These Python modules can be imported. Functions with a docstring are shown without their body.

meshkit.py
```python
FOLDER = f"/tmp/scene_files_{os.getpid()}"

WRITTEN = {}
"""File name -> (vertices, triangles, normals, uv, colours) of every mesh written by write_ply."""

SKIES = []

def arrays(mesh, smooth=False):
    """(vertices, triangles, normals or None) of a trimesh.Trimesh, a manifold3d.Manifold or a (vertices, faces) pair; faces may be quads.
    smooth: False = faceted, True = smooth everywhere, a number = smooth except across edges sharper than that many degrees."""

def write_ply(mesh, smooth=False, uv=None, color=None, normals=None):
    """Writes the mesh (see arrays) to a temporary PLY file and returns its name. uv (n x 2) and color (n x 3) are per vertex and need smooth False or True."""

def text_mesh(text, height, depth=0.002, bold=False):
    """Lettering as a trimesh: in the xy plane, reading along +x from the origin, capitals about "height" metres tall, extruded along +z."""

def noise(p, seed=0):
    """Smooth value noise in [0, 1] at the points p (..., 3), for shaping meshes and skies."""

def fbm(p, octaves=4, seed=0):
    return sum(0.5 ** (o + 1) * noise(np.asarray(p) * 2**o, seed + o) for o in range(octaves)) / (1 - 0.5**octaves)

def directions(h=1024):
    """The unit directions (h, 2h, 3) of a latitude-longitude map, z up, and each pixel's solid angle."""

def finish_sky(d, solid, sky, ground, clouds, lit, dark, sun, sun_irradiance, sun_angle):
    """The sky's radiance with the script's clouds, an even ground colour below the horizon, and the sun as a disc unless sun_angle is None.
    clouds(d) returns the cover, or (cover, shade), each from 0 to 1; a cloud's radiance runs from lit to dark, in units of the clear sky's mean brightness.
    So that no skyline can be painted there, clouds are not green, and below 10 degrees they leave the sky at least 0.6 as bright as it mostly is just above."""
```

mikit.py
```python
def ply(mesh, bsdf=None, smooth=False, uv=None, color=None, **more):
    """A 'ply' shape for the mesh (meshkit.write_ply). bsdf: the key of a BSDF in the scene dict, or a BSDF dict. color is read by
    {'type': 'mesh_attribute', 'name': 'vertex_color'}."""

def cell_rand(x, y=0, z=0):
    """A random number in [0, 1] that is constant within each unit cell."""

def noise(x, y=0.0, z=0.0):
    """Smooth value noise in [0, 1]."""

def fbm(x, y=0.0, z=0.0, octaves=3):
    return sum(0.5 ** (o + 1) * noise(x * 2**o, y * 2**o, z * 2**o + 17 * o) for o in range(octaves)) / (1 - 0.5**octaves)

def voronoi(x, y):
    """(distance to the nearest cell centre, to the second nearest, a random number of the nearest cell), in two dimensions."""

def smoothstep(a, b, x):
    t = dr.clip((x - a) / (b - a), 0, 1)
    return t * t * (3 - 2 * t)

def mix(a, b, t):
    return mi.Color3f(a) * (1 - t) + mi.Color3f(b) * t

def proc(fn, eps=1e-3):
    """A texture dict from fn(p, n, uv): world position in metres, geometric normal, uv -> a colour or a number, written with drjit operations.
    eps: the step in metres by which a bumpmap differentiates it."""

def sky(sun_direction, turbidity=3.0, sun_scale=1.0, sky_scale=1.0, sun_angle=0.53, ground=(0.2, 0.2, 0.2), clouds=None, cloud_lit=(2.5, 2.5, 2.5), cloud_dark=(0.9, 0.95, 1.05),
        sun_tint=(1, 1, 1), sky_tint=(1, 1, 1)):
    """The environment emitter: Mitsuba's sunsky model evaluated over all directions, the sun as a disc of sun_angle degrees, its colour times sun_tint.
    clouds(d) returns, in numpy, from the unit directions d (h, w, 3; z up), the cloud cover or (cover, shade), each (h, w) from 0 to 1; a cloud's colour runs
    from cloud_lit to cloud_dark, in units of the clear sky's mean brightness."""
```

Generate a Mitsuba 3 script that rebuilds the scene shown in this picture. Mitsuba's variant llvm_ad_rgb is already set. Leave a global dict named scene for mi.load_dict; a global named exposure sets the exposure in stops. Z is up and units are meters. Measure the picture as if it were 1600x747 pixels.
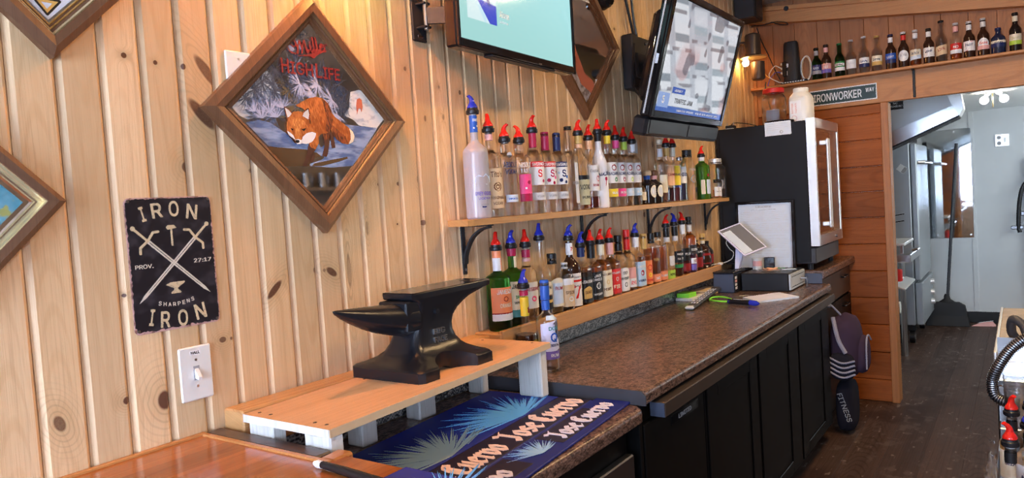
import math, random
import numpy as np, trimesh, manifold3d
import mitsuba as mi, drjit as dr
import mikit, meshkit
from mikit import noise, fbm, voronoi, cell_rand, smoothstep, mix, proc
from shapely.geometry import Polygon, LineString, Point, MultiPolygon, box as sbox
from shapely.ops import unary_union
from shapely import affinity

scene, labels = {}, {}
RNG = random.Random(7)
T = mi.ScalarTransform4f

# ---------------------------------------------------------------- camera, light, exposure
exposure = 0.27
RIGHT = np.array([0.8168221, 0.57312595, -0.06578971])
DOWN = np.array([-0.0274579, -0.07528867, -0.99678367])
FWD = np.array([-0.57623581, 0.81600139, -0.04576061])
EYE = np.array([1.55, 0.0, 1.473])
cam = np.eye(4); cam[:3, 0] = -RIGHT; cam[:3, 1] = -DOWN; cam[:3, 2] = FWD; cam[:3, 3] = EYE
scene['camera'] = {'type': 'perspective', 'fov': 70.33, 'fov_axis': 'x', 'near_clip': 0.02, 'far_clip': 60.0, 'to_world': T(cam)}

WINDOW_LIGHT = (14.2, 18.8, 27.0)
SIDE_WINDOW = (4.2, 5.5, 7.8)      # daylight in the windows behind the camera
KITCHEN_WINDOW = (2.6, 2.9, 2.95)      # daylight in the kitchen's side window
WALL_LAMP = (720.0, 270.0, 70.0)
ADDED_ROOM_LAMP = (90.0, 60.0, 30.0)        # warm ceiling lamps added to brighten the bottle wall
#       # warm added ceiling lamps
BULB_WARM = (100.0, 46.0, 15.0)         # wall lamp
BULB_KITCHEN = (40.0, 37.0, 31.0)      # kitchen bulbs

# ---------------------------------------------------------------- helpers
_cnt = {}
def numbered(base):
    n = _cnt.get(base, -1) + 1; _cnt[base] = n
    return base if n == 0 else f'{base}_{n:03d}'
def put(parent, name, mesh, mat, smooth=False, label=None, **kw):
    k = numbered(f'{parent}__{name}' if parent else name)
    if isinstance(mesh, dict):
        d = dict(mesh); d.update(kw)
        if mat: d['bsdf'] = {'type': 'ref', 'id': mat}
        scene[k] = d
    else:
        scene[k] = mikit.ply(mesh, mat, smooth, **kw)
    if label: labels[k] = {'label': label}
    return k
def thing(name, label, cat, group=None):
    k = numbered(name)
    labels[k] = {'label': label, 'category': cat}
    if group: labels[k]['group'] = group
    return k
def solid(name, mesh, mat, label, cat, group=None, smooth=False, **kw):
    k = put(None, name, mesh, mat, smooth, **kw)
    labels[k] = {'label': label, 'category': cat}
    if group: labels[k]['group'] = group
    return k
def struct(name, mesh=None, mat=None, smooth=False):
    labels[name] = {'kind': 'structure'}
    if mesh is not None: scene[name] = mikit.ply(mesh, mat, smooth)
    return name
cat = trimesh.util.concatenate
def hull(pts):
    return trimesh.convex.convex_hull(np.asarray(pts, float))
def bx(x0, x1, y0, y1, z0, z1, b=0.0):
    if b <= 0:
        m = trimesh.creation.box((x1-x0, y1-y0, z1-z0)); m.apply_translation(((x0+x1)/2, (y0+y1)/2, (z0+z1)/2)); return m
    b = min(b, (x1-x0)/2.01, (y1-y0)/2.01, (z1-z0)/2.01)
    P = []
    for x, sx in ((x0, 1), (x1, -1)):
        for y, sy in ((y0, 1), (y1, -1)):
            for z, sz in ((z0, 1), (z1, -1)):
                P += [(x, y+sy*b, z+sz*b), (x+sx*b, y, z+sz*b), (x+sx*b, y+sy*b, z)]
    return hull(P)
def frame_of(d):
    d = np.asarray(d, float); d = d/np.linalg.norm(d)
    a = np.cross(d, [0, 0, 1] if abs(d[2]) < .9 else [1, 0, 0]); a /= np.linalg.norm(a)
    return a, np.cross(d, a), d
def ring(c, a, b, r, n):
    t = np.arange(n)/n*2*np.pi
    return np.asarray(c)+r*(np.cos(t)[:, None]*a+np.sin(t)[:, None]*b)
def loft(rings, cap=True, closed=False):
    n = len(rings[0]); V = np.vstack(rings); F = []
    m = len(rings)
    for i in range(m if closed else m-1):
        j = (i+1) % m
        for k in range(n):
            l = (k+1) % n
            F += [(i*n+k, i*n+l, j*n+l), (i*n+k, j*n+l, j*n+k)]
    if cap and not closed:
        V = np.vstack([V, rings[0].mean(0), rings[-1].mean(0)]); a = len(V)-2
        for k in range(n):
            l = (k+1) % n
            F += [(a, l, k), (a+1, (m-1)*n+k, (m-1)*n+l)]
    ms = trimesh.Trimesh(V, F, process=False)
    if ms.volume < 0: ms.invert()
    return ms
def cyl(p0, p1, r0, r1=None, n=20):
    a, b, d = frame_of(np.subtract(p1, p0)); r1 = r0 if r1 is None else r1
    return loft([ring(p0, a, b, r0, n), ring(p1, a, b, r1, n)])
def spline(pts, m=8):
    P = np.asarray(pts, float); Q = np.vstack([2*P[0]-P[1], P, 2*P[-1]-P[-2]]); out = []
    for i in range(1, len(Q)-2):
        for t in np.arange(m)/m:
            a, b, c, d = Q[i-1:i+3]
            out.append(.5*((2*b)+(-a+c)*t+(2*a-5*b+4*c-d)*t*t+(-a+3*b-3*c+d)*t**3))
    out.append(P[-1]); return np.array(out)
def tube(pts, r, n=8, cap=True):
    P = np.asarray(pts, float); R = np.broadcast_to(np.asarray(r, float), (len(P),))
    D = np.gradient(P, axis=0); D /= np.linalg.norm(D, axis=1, keepdims=True)+1e-12
    a, b, _ = frame_of(D[0]); rings = []
    for p, d, q in zip(P, D, R):
        a = a-d*(a@d); a /= np.linalg.norm(a); b = np.cross(d, a)
        rings.append(ring(p, a, b, q, n))
    return loft(rings, cap)
def lathe(prof, n=28, pw=2.0, ax=1.0, ay=1.0):
    """prof: (r, z) from bottom to top; pw: superellipse power of the section (2 = round, 5 = square)."""
    t = (np.arange(n)+.5)/n*2*np.pi
    c, s = np.cos(t), np.sin(t)
    out = []
    for q in prof:
        r, z = q[0], q[1]; p = q[2] if len(q) > 2 else pw
        k = (np.abs(c)**p+np.abs(s)**p)**(-1/p)
        out.append(np.stack([r*k*c*ax, r*k*s*ay, np.full(n, z)], 1))
    return loft(out)
def rad(th, r, p=2.0):
    return r*(np.abs(np.cos(th))**p+np.abs(np.sin(th))**p)**(-1/p)
def flat(poly, h=.001):
    """Extrude shapely shapes in xy by h along z."""
    gs = [g for g in getattr(poly, 'geoms', [poly]) if g.geom_type == 'Polygon' and g.area > 1e-9]
    return cat([trimesh.creation.extrude_polygon(g, h, engine='earcut') for g in gs])
def onto(m, o, X, Y, N=None):
    """Lay a mesh of the xy plane into the world: x -> X, y -> Y, z -> N."""
    X = np.asarray(X, float); Y = np.asarray(Y, float)
    N = np.cross(X, Y)/np.linalg.norm(np.cross(X, Y)) if N is None else np.asarray(N, float)
    m = m.copy(); v = m.vertices
    m.vertices = np.asarray(o, float)+v[:, :1]*X+v[:, 1:2]*Y+v[:, 2:3]*N
    if np.dot(np.cross(X, Y), N) < 0: m.invert()
    return m
def prism_y(poly, y0, y1):   # section in (x, z), swept along y
    return onto(flat(poly, y1-y0), (0, y0, 0), (1, 0, 0), (0, 0, 1), (0, 1, 0))
def prism_x(poly, x0, x1):   # section in (y, z), swept along x
    return onto(flat(poly, x1-x0), (x0, 0, 0), (0, 1, 0), (0, 0, 1), (1, 0, 0))
def prism_z(poly, z0, z1):
    return onto(flat(poly, z1-z0), (0, 0, z0), (1, 0, 0), (0, 1, 0), (0, 0, 1))
_txt = {}
def text(s, h, w=None, d=.0006, bold=True, center=True):
    """Lettering mesh in xy, capitals h tall; squeezed to width w if given."""
    k = (s, bold)
    if k not in _txt: _txt[k] = meshkit.text_mesh(s, 1.0, 1.0, bold)
    m = _txt[k].copy(); v = m.vertices.copy()
    W = v[:, 0].max()-v[:, 0].min(); v[:, 0] -= v[:, 0].min()
    sx = (w/W) if w else h
    v[:, 0] *= sx; v[:, 1] *= h; v[:, 2] *= d
    if center: v[:, 0] -= W*sx/2; v[:, 1] -= h/2
    m.vertices = v; return m
def shift(m, x=0, y=0, z=0):
    m = m.copy(); m.apply_translation((x, y, z)); return m
def turn(m, deg, axis=(0, 0, 1), at=(0, 0, 0)):
    m = m.copy(); m.apply_transform(trimesh.transformations.rotation_matrix(math.radians(deg), axis, at)); return m
def move(x, y, z, rot=0.0, s=1.0):
    return T().translate([x, y, z]).rotate([0, 0, 1], rot).scale(s)

# ---------------------------------------------------------------- materials
def M(k, d, two=True):
    scene[k] = {'type': 'twosided', 'bsdf': d} if two else d
def paint(k, c, rough=.5, spec=.5, metal=0.0, **kw):
    c = c if isinstance(c, dict) else {'type': 'rgb', 'value': list(c)}
    M(k, {'type': 'principled', 'base_color': c, 'roughness': rough, 'specular': spec, 'metallic': metal, **kw})
def glow(c): return {'type': 'area', 'radiance': {'type': 'rgb', 'value': list(c)}}

# knots seen in the wall: y, z, half length, half width, tilt (deg from y), darkness
KNOTS = [(.772,1.338,.004,.004,0,1),(.625,1.106,.010,.017,20,.8),(.757,1.118,.008,.008,0,1),(.838,1.098,.016,.021,0,1),(.989,1.203,.009,.007,0,.8),
 (1.012,1.202,.004,.004,0,.8),(.686,.925,.015,.012,0,.6),(.815,1.845,.006,.006,0,1),(.883,1.838,.005,.005,0,1),(.949,1.837,.005,.007,0,1),(1.007,1.830,.046,.013,-52,.85),
 (.985,1.731,.044,.014,-48,.9),(.935,1.609,.011,.012,0,.9),(1.103,1.601,.006,.006,0,.7),(1.144,1.301,.030,.009,43,.95),(1.276,1.336,.006,.008,0,.8),(1.307,1.332,.005,.005,0,.5),
 (1.332,1.325,.020,.010,-34,.9),(1.374,1.490,.010,.006,0,.7),(1.540,1.560,.013,.006,-8,.75),(1.615,1.562,.006,.006,0,.8),(1.708,1.575,.008,.014,0,.6),(1.720,1.438,.008,.009,0,.8),
 (1.600,1.440,.003,.003,0,1),(1.475,1.435,.004,.022,0,.45),(1.683,1.917,.006,.007,0,.7),(1.760,1.768,.005,.010,0,.7),(1.945,1.867,.006,.008,0,.8),(1.838,1.875,.004,.006,0,.5),
 (1.850,1.778,.004,.01,0,.5),(3.37,2.33,.008,.009,0,.7),(3.14,2.27,.009,.006,0,.7),(3.44,2.27,.007,.007,0,.7),(3.50,1.740,.007,.018,0,.8),(3.36,1.385,.006,.014,0,.9),(4.25,1.33,.030,.009,60,.8),
 (1.395,1.32,.008,.05,0,.4),(4.9,1.98,.008,.02,0,.6)]

def wood(cl, cd, grain=2, across=1, board=None, knots=None, knot_col=(.085, .028, .015), fine=1.0, var=.35, off=0.0, hue=None):
    """Wood colours that run along axis `grain`; board = (axis, width, origin) gives every board its own tone."""
    def fn(p, n, uv):
        c = [p.x, p.y, p.z]; g = c[grain]; a = c[across]; o = c[3-grain-across]
        if board: r = cell_rand(dr.floor((c[board[0]]-board[2])/board[1]), 3.0, off)
        else: r = mi.Float(.5)
        t = a+o*.35+r*3.7+.010*(noise(a*11+r*9, g*1.6)-.5)+.03*(noise(r*40, g*.8)-.5)
        kd = mi.Float(0); halo = mi.Float(0); ripple = mi.Float(0)
        bi = dr.floor((c[board[0]]-board[2])/board[1]) if board else mi.Float(0)
        if knots:
            for ky, kz, la, lb, tl, dk in knots:
                cs, sn = math.cos(math.radians(tl)), math.sin(math.radians(tl))
                dy, dz = p.y-ky, p.z-kz
                q = dr.square((dy*cs+dz*sn)/la)+dr.square((dz*cs-dy*sn)/lb)
                own = dr.select(dr.abs((bi+.5)*board[1]+board[2]-ky) < board[1]*.5, 1.0, 0.0)
                kd = dr.maximum(kd, own*dk*(1-smoothstep(.55, 1.35, q)))
                h2 = dr.exp(-.16*q)*own; halo = dr.maximum(halo, h2*dk)
                if la*lb > 6e-5: ripple = dr.maximum(ripple, own*dr.exp(-.07*q)*smoothstep(.2, 1.0, dr.sin(dr.sqrt(q)*8.5+2*noise(p.y*60, p.z*60))))
                t = t+h2*.018*dr.select(dy > 0, 1.0, -1.0)
        broad = fbm(t*13, g*.45+r*9, 2.0)
        streak = noise(t*75, g*.9+r*5)
        hair = .4*noise(t*520, g*5.0)+.6*noise(t*1100, g*16.0)
        rings = dr.sin(6.2832*(broad*7+t*26))
        line = smoothstep(.2, 1.0, rings)*(.3+.7*noise(t*30, g*2))
        arch = mi.Float(0)
        if board:
            ctr = (a-board[2])/board[1]; ctr = (ctr-dr.floor(ctr)-.5+.25*(r-.5))*board[1]
            cw = board[1]*.36
            arch = smoothstep(.25, 1.0, dr.sin(6.2832*(g*(5.0+8.0*r)*dr.select(r > .5, 1.0, -1.0)+dr.square(ctr/cw)*1.6+1.8*noise(ctr*20, g*2.5, r*9))))*(1-smoothstep(.55*cw, 1.1*cw, dr.abs(ctr)))*smoothstep(.25, .55, noise(r*31, g*.7))
        v = dr.clip(.30*arch+.66*broad+.20*streak+fine*.12*hair+.13*line-.06, 0, 1)
        c1 = mix(cl, hue, .55*smoothstep(.45, .95, cell_rand(dr.floor((c[board[0]]-board[2])/board[1]), 8.0, 2.0))) if hue else mi.Color3f(cl)
        col = mix(c1, cd, v)*(1+var*(r-.5))
        if hue: col = mix(col, mi.Color3f(cd)*.9, .30*smoothstep(.58, .80, fbm(a*7+r*20, g*.55, 4.0)))
        col = mix(col, mi.Color3f(cd)*.80, .34*fine*smoothstep(.50, .82, hair))
        col = mix(col, mi.Color3f(cd)*.85, .24*smoothstep(.60, .85, noise(t*210+5, g*.9)))
        if knots: col = mix(col, mi.Color3f(cd)*.62, .50*ripple)
        col = mix(col, mi.Color3f(cd)*.75, dr.clip(halo*.6, 0, .62))
        return mix(col, knot_col, dr.clip(kd*(.93+.10*noise(a*500, g*500)), 0, .95))
    return proc(fn)

PINE_L, PINE_D = (.79, .575, .345), (.61, .385, .185)
paint('pine_wall', wood(PINE_L, PINE_D, 2, 1, (1, .0862, .592), KNOTS, var=.30, hue=(.75, .47, .265)), .42, .35)
ORKN = []
paint('pine_orange', wood((.41, .120, .027), (.23, .056, .012), 0, 2, (2, .1755, .0), None, var=.5), .55, .18)
paint('pine_header', wood((.61, .285, .10), (.42, .165, .05), 0, 2, (2, .3, .9), None, var=.2), .45, .35)
paint('pine_upright', wood((.42, .170, .062), (.27, .098, .034), 2, 0, (0, .145, .0), None, var=.35), .5, .3)
paint('pine_post', wood((.52, .22, .07), (.35, .125, .036), 2, 0, None, None), .45, .35)
paint('shelf_wood', wood((.60, .34, .13), (.40, .19, .06), 1, 2, None, None), .42, .35)
paint('ledge_wood', wood((.62, .345, .14), (.42, .19, .062), 1, 2, None, None, fine=1.3), .40, .4)
paint('plywood', wood((.66, .385, .215), (.53, .285, .14), 1, 0, None, None, fine=1.2), .55, .3)
paint('lumber', wood((.76, .75, .71), (.64, .62, .56), 2, 1, None, None, fine=1.3), .6, .25)  # pale wood, whitened further: daylight on the near ends put into the colour
paint('mirror_frame', wood((.185, .088, .040), (.095, .042, .018), 2, 1, None, None), .33, .5)
paint('mirror_frame_dark', wood((.155, .075, .036), (.085, .038, .018), 2, 1, None, None), .4, .45)
M('bar_wood', {'type': 'roughplastic', 'alpha': .03, 'int_ior': 1.55, 'diffuse_reflectance': wood((.50, .17, .045), (.30, .075, .016), 1, 0, (0, .09, .02), None, var=.35)})
M('bar_edge', {'type': 'roughplastic', 'alpha': .06, 'int_ior': 1.5, 'diffuse_reflectance': wood((.58, .25, .08), (.40, .15, .042), 1, 0, None, None)})
paint('room_wood', wood((.30, .235, .18), (.19, .14, .105), 2, 1, (1, .14, 0), None), .6, .25)
paint('ceiling_wood', wood((.64, .51, .38), (.50, .38, .27), 1, 0, (0, .14, 0), None), .6, .25)
_fw = wood((.080, .046, .035), (.040, .021, .015), 1, 0, (0, .18, .0), None, var=.30, off=4.0)
_ff = mikit._FUNCTIONS[_fw['fn']]
def floor_worn(p, n, uv):      # scuffed and stained dark vinyl
    m = fbm(p.x*3.2, p.y*2.2, 1.0, 4); f = fbm(p.x*26, p.y*16, 2.0)
    col = mix(_ff(p, n, uv), (.030, .014, .011), .7*smoothstep(.50, .72, m))
    col = mix(col, (.105, .078, .066), .55*smoothstep(.50, .80, f)*smoothstep(.42, .62, fbm(p.x*4+9, p.y*3, 5.0)))
    return mix(col, (.20, .16, .14), .6*smoothstep(.80, .90, noise(p.x*60, p.y*22, 3.0))*smoothstep(.5, .7, f))
paint('floor_wood', proc(floor_worn), .50, .26)

def granite(p, n, uv):
    a = fbm(p.x*90, p.y*60, p.z*90); b = noise(p.x*260, p.y*170, p.z*260); c = noise(p.x*520, p.y*330, p.z*520)
    col = mix((.050, .029, .024), (.215, .128, .098), smoothstep(.25, .75, .55*a+.45*b))
    col = mix(col, (.50, .40, .32), .55*smoothstep(.70, .90, c)*smoothstep(.35, .6, b))
    return mix(col, (.022, .015, .013), .75*smoothstep(.70, .86, noise(p.x*120+9, p.y*60, p.z*120)))
M('granite', {'type': 'roughplastic', 'alpha': .10, 'int_ior': 1.5, 'diffuse_reflectance': proc(granite)})
def granite_grey(p, n, uv):
    a = fbm(p.x*60, p.y*60, p.z*60); b = noise(p.x*190, p.y*190, p.z*190)
    return mix((.035, .032, .032), (.42, .39, .36), smoothstep(.35, .75, .5*a+.5*b))
paint('granite_splash', proc(granite_grey), .22, .5)
def cast(p, n, uv): return mi.Float(.0011*fbm(p.x*90, p.y*90, p.z*90)+.0006*noise(p.x*420, p.y*420, p.z*420))
M('cast_iron', {'type': 'bumpmap', 'arbitrary': proc(cast, 2e-4), 'scale': .30, 'bsdf': {'type': 'principled', 'base_color': {'type': 'rgb', 'value': [.007, .008, .011]}, 'roughness': .27, 'specular': .5}})
paint('black_cabinet', (.0035, .003, .003), .42, .16)
paint('black_plastic', (.010, .010, .012), .36, .4)
paint('fridge_black', (.011, .011, .013), .55, .2)
paint('black_matte', (.015, .015, .016), .55, .35)
paint('black_glossy', (.006, .006, .007), .08, .5)
paint('dark_bronze', (.055, .040, .032), .35, .5, .3)
paint('charcoal', (.045, .047, .055), .45, .4)
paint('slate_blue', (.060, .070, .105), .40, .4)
paint('steel', (.58, .58, .58), .24, .5, 1.0)
paint('steel_dark', (.30, .30, .31), .33, .5, 1.0)
paint('steel_white', (.80, .80, .79), .33, .5, .55)
M('mirror_glass', {'type': 'principled', 'base_color': {'type': 'rgb', 'value': [.84, .86, .86]}, 'roughness': .03, 'metallic': 1.0})
paint('gold_trim', (.62, .40, .14), .30, .5, .75)
paint('trim_brown', (.24, .13, .055), .35, .5, .3)
paint('brass_pale', (.66, .54, .30), .30, .5, .7)
paint('white_plastic', (.72, .72, .68), .30, .5)
paint('blue_cast_paper', (.66, .74, .84), .7, .2)  # white paper with the blue cast of the daylight put into its colour
paint('tablet_glass', (.15, .16, .19), .25, .5)
paint('white_wall', proc(lambda p, n, uv: mix((.64, .66, .67), (.71, .73, .74), fbm(p.x*2, p.y*2, p.z*2))), .6, .3)
paint('grey_panel', (.50, .52, .53), .42, .4, .25)
paint('baseboard_black', (.02, .02, .021), .5, .3)
paint('dark_strip', proc(lambda p, n, uv: mix((.045, .025, .020), (.095, .058, .045), fbm(p.x*20, p.y*20, p.z*5))), .34, .45)
paint('counter_tan', proc(lambda p, n, uv: mix((.32, .27, .22), (.44, .38, .31), fbm(p.x*40, p.y*40, 1.0))), .4, .4)
paint('sign_black', proc(lambda p, n, uv: mix((.010, .009, .013), (.030, .027, .034), smoothstep(.45, .8, fbm(p.x*40, p.y*40, p.z*40)))), .36, .5)
paint('sign_rust', proc(lambda p, n, uv: mix((.50, .30, .27), (.20, .10, .08), smoothstep(.4, .7, fbm(p.x*120, p.y*120, p.z*120)))), .55, .4)
paint('sign_gold', proc(lambda p, n, uv: mix((.58, .47, .29), (.40, .33, .22), smoothstep(.5, .75, fbm(p.x*160, p.y*160, p.z*160)))), .4, .4)
paint('sign_cream', (.60, .54, .44), .4, .4)
for k, c in dict(white=(.78, .79, .80), cream=(.76, .70, .54), red=(.62, .025, .022), dark_red=(.27, .015, .016), orange=(.80, .22, .07), coral=(.80, .26, .11), yellow=(.82, .60, .04), gold=(.62, .40, .12),
                 tan=(.66, .49, .30), brown=(.17, .075, .03), blue=(.02, .09, .42), navy=(.012, .022, .10), sky=(.45, .62, .78), pale_blue=(.58, .68, .80), lavender=(.66, .68, .88), purple=(.16, .11, .42),
                 pink=(.80, .08, .26), rose=(.72, .38, .36), magenta=(.36, .014, .062), green=(.03, .22, .06), lime=(.42, .62, .07), black=(.010, .010, .011), grey=(.30, .30, .31), silver_ink=(.62, .63, .64), olive=(.50, .48, .30),
                 neon=(.28, .80, .06), teal=(.06, .24, .26), peach=(.82, .45, .24)).items():
    paint('ink_'+k, c, .38, .4)
for k, c in dict(red=(.72, .018, .012), blue=(.02, .035, .42), pink=(.75, .05, .12)).items():
    paint('spout_'+k, c, .12, .6)
# glass and liquids
M('glass_clear', {'type': 'thindielectric', 'int_ior': 1.5}, False)
M('glass_full', {'type': 'dielectric', 'int_ior': 1.36}, False)
M('glass_shell', {'type': 'dielectric', 'int_ior': 1.5}, False)
M('glass_tint', {'type': 'thindielectric', 'int_ior': 1.5, 'specular_transmittance': {'type': 'rgb', 'value': [.86, .92, .90]}}, False)
def liq(k, c, eta=1.34, rough=.0, two=False):
    M(k, {'type': 'principled', 'base_color': {'type': 'rgb', 'value': list(c)}, 'roughness': max(rough, .02), 'spec_trans': 1.0, 'eta': eta}, False)
M('liquid_clear', {'type': 'dielectric', 'int_ior': 1.33}, False)
for k, c in dict(amber=(.84, .42, .10), whiskey=(.74, .27, .045), brown=(.22, .055, .015), ruby=(.35, .03, .04), purple=(.30, .09, .28), blue=(.10, .14, .50), dark=(.06, .02, .012), gold=(.80, .52, .16)).items():
    liq('liquid_'+k, c)
paint('glass_green', (.016, .115, .016), .06, .6)
paint('glass_green_light', (.03, .22, .06), .06, .6)
liq('glass_green_t', (.12, .50, .08), 1.40)
paint('glass_brown', (.028, .010, .005), .06, .6)
paint('glass_black', (.009, .006, .006), .06, .6)
paint('glass_navy', (.012, .018, .05), .08, .6)
paint('glass_white', (.80, .81, .84), .16, .5)
M('glass_frost', {'type': 'principled', 'base_color': {'type': 'rgb', 'value': [.36, .34, .36]}, 'roughness': .28, 'specular': .5}, True)
paint('mat_blue', (.009, .018, .17), .5, .4); paint('mat_pale', (.30, .55, .90), .45, .4)
paint('mat_dark', (.014, .011, .034), .5, .4)
paint('mat_sky', (.13, .46, .95), .45, .4)
paint('mat_steel', (.22, .34, .46), .45, .4)
paint('mat_pink', (.80, .62, .60), .45, .4)
paint('mat_lilac', (.68, .68, .88), .45, .4)
paint('fabric_plum', (.055, .034, .060), .9, .1)
paint('fabric_dark', (.020, .018, .026), .9, .1)
paint('fabric_stripe', (.33, .32, .40), .9, .1)

# ---------------------------------------------------------------- large structure
YB, YP, CEIL, XR = -2.7, 5.32, 2.78, 3.4      # back wall, partition, ceiling, right wall
PIT, ORG = .0862, .592
struct('floor', bx(-.1, XR+.1, YB-.1, 8.7, -.08, -.006), 'black_matte')
k = 0
for i in range(0, 19):                        # vinyl floor planks, running away from the camera
    x0 = i*.18; yy = YB - RNG.random()*1.2
    while yy < 8.55:
        y1 = min(yy+1.22, 8.56); a = max(yy, YB)
        if y1 > a+.05 and x0 < XR:
            put('floor', 'plank', bx(x0+.0003, min(x0+.1797, XR), a+.0003, y1-.0003, -.01, 0, .0006), 'floor_wood')
        yy += 1.22
struct('wall_left', bx(-.12, -.018, YB, YP+.1, 0, CEIL), 'room_wood')
k0 = math.ceil((YB-ORG)/PIT)
for k in range(k0, int((YP-ORG)/PIT)+1):      # knotty pine boards with V joints
    a = ORG+k*PIT; e = min(a+PIT, YP)
    prof = [(-.018, a+.0009), (-.0085, a+.0009), (0, a+.0122), (0, e-.0085), (-.0075, e-.0009), (-.018, e-.0009)]
    put('wall_left', 'plank', prism_z(Polygon(prof), .0, CEIL), 'pine_wall')
# rear wall and right wall, each with a wide window (daylight)
struct('wall_rear', cat([bx(-.1, XR+.1, YB-.12, YB, 0, .75), bx(-.1, XR+.1, YB-.12, YB, 2.3, CEIL), bx(-.1, .35, YB-.12, YB, .75, 2.3), bx(1.95, XR+.1, YB-.12, YB, .75, 2.3)]), 'room_wood')
struct('wall_right', cat([bx(XR, XR+.12, YB, YP+.1, 0, .85), bx(XR, XR+.12, YB, YP+.1, 2.3, CEIL), bx(XR, XR+.12, YB, -2.4, .85, 2.3), bx(XR, XR+.12, -.5, YP+.1, .85, 2.3)]), 'room_wood')
def window(n, o, X, w, h, inw, light):
    k_ = struct(f'window_{n}'); f = lambda a, e, c, d_, p=-.04, q=.02: onto(bx(a, e, c, d_, p, q, .003), o, X, (0, 0, 1), inw)
    for a, e, c, d_ in ((0, w, 0, .06), (0, w, h-.06, h), (0, .06, .06, h-.06), (w-.06, w, .06, h-.06), (w/2-.025, w/2+.025, .06, h-.06), (.06, w-.06, h*.55, h*.55+.03)):
        put(k_, 'frame_bar', f(a, e, c, d_), 'white_plastic')
    for a, e in ((.06, w/2-.025), (w/2+.025, w-.06)):
        put(k_, 'pane', onto(flat(sbox(a, .06, e, h-.06), .004), np.array(o)-np.array(inw)*.03, X, (0, 0, 1), inw), 'white_plastic', emitter=glow(light))
window(1, (.35, YB, .75), (1, 0, 0), 1.60, 1.55, (0, 1, 0), WINDOW_LIGHT)
window(2, (XR, -2.4, .85), (0, 1, 0), 1.9, 1.45, (-1, 0, 0), SIDE_WINDOW)
struct('ceiling', bx(-.12, XR+.12, YB-.12, YP+.1, CEIL, CEIL+.1), 'room_wood')
for i in range(24):
    if i*.145 < XR: put('ceiling', 'plank', bx(i*.145+.001, min(i*.145+.144, XR), YB, YP, CEIL-.015, CEIL, .002), 'ceiling_wood')
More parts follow.
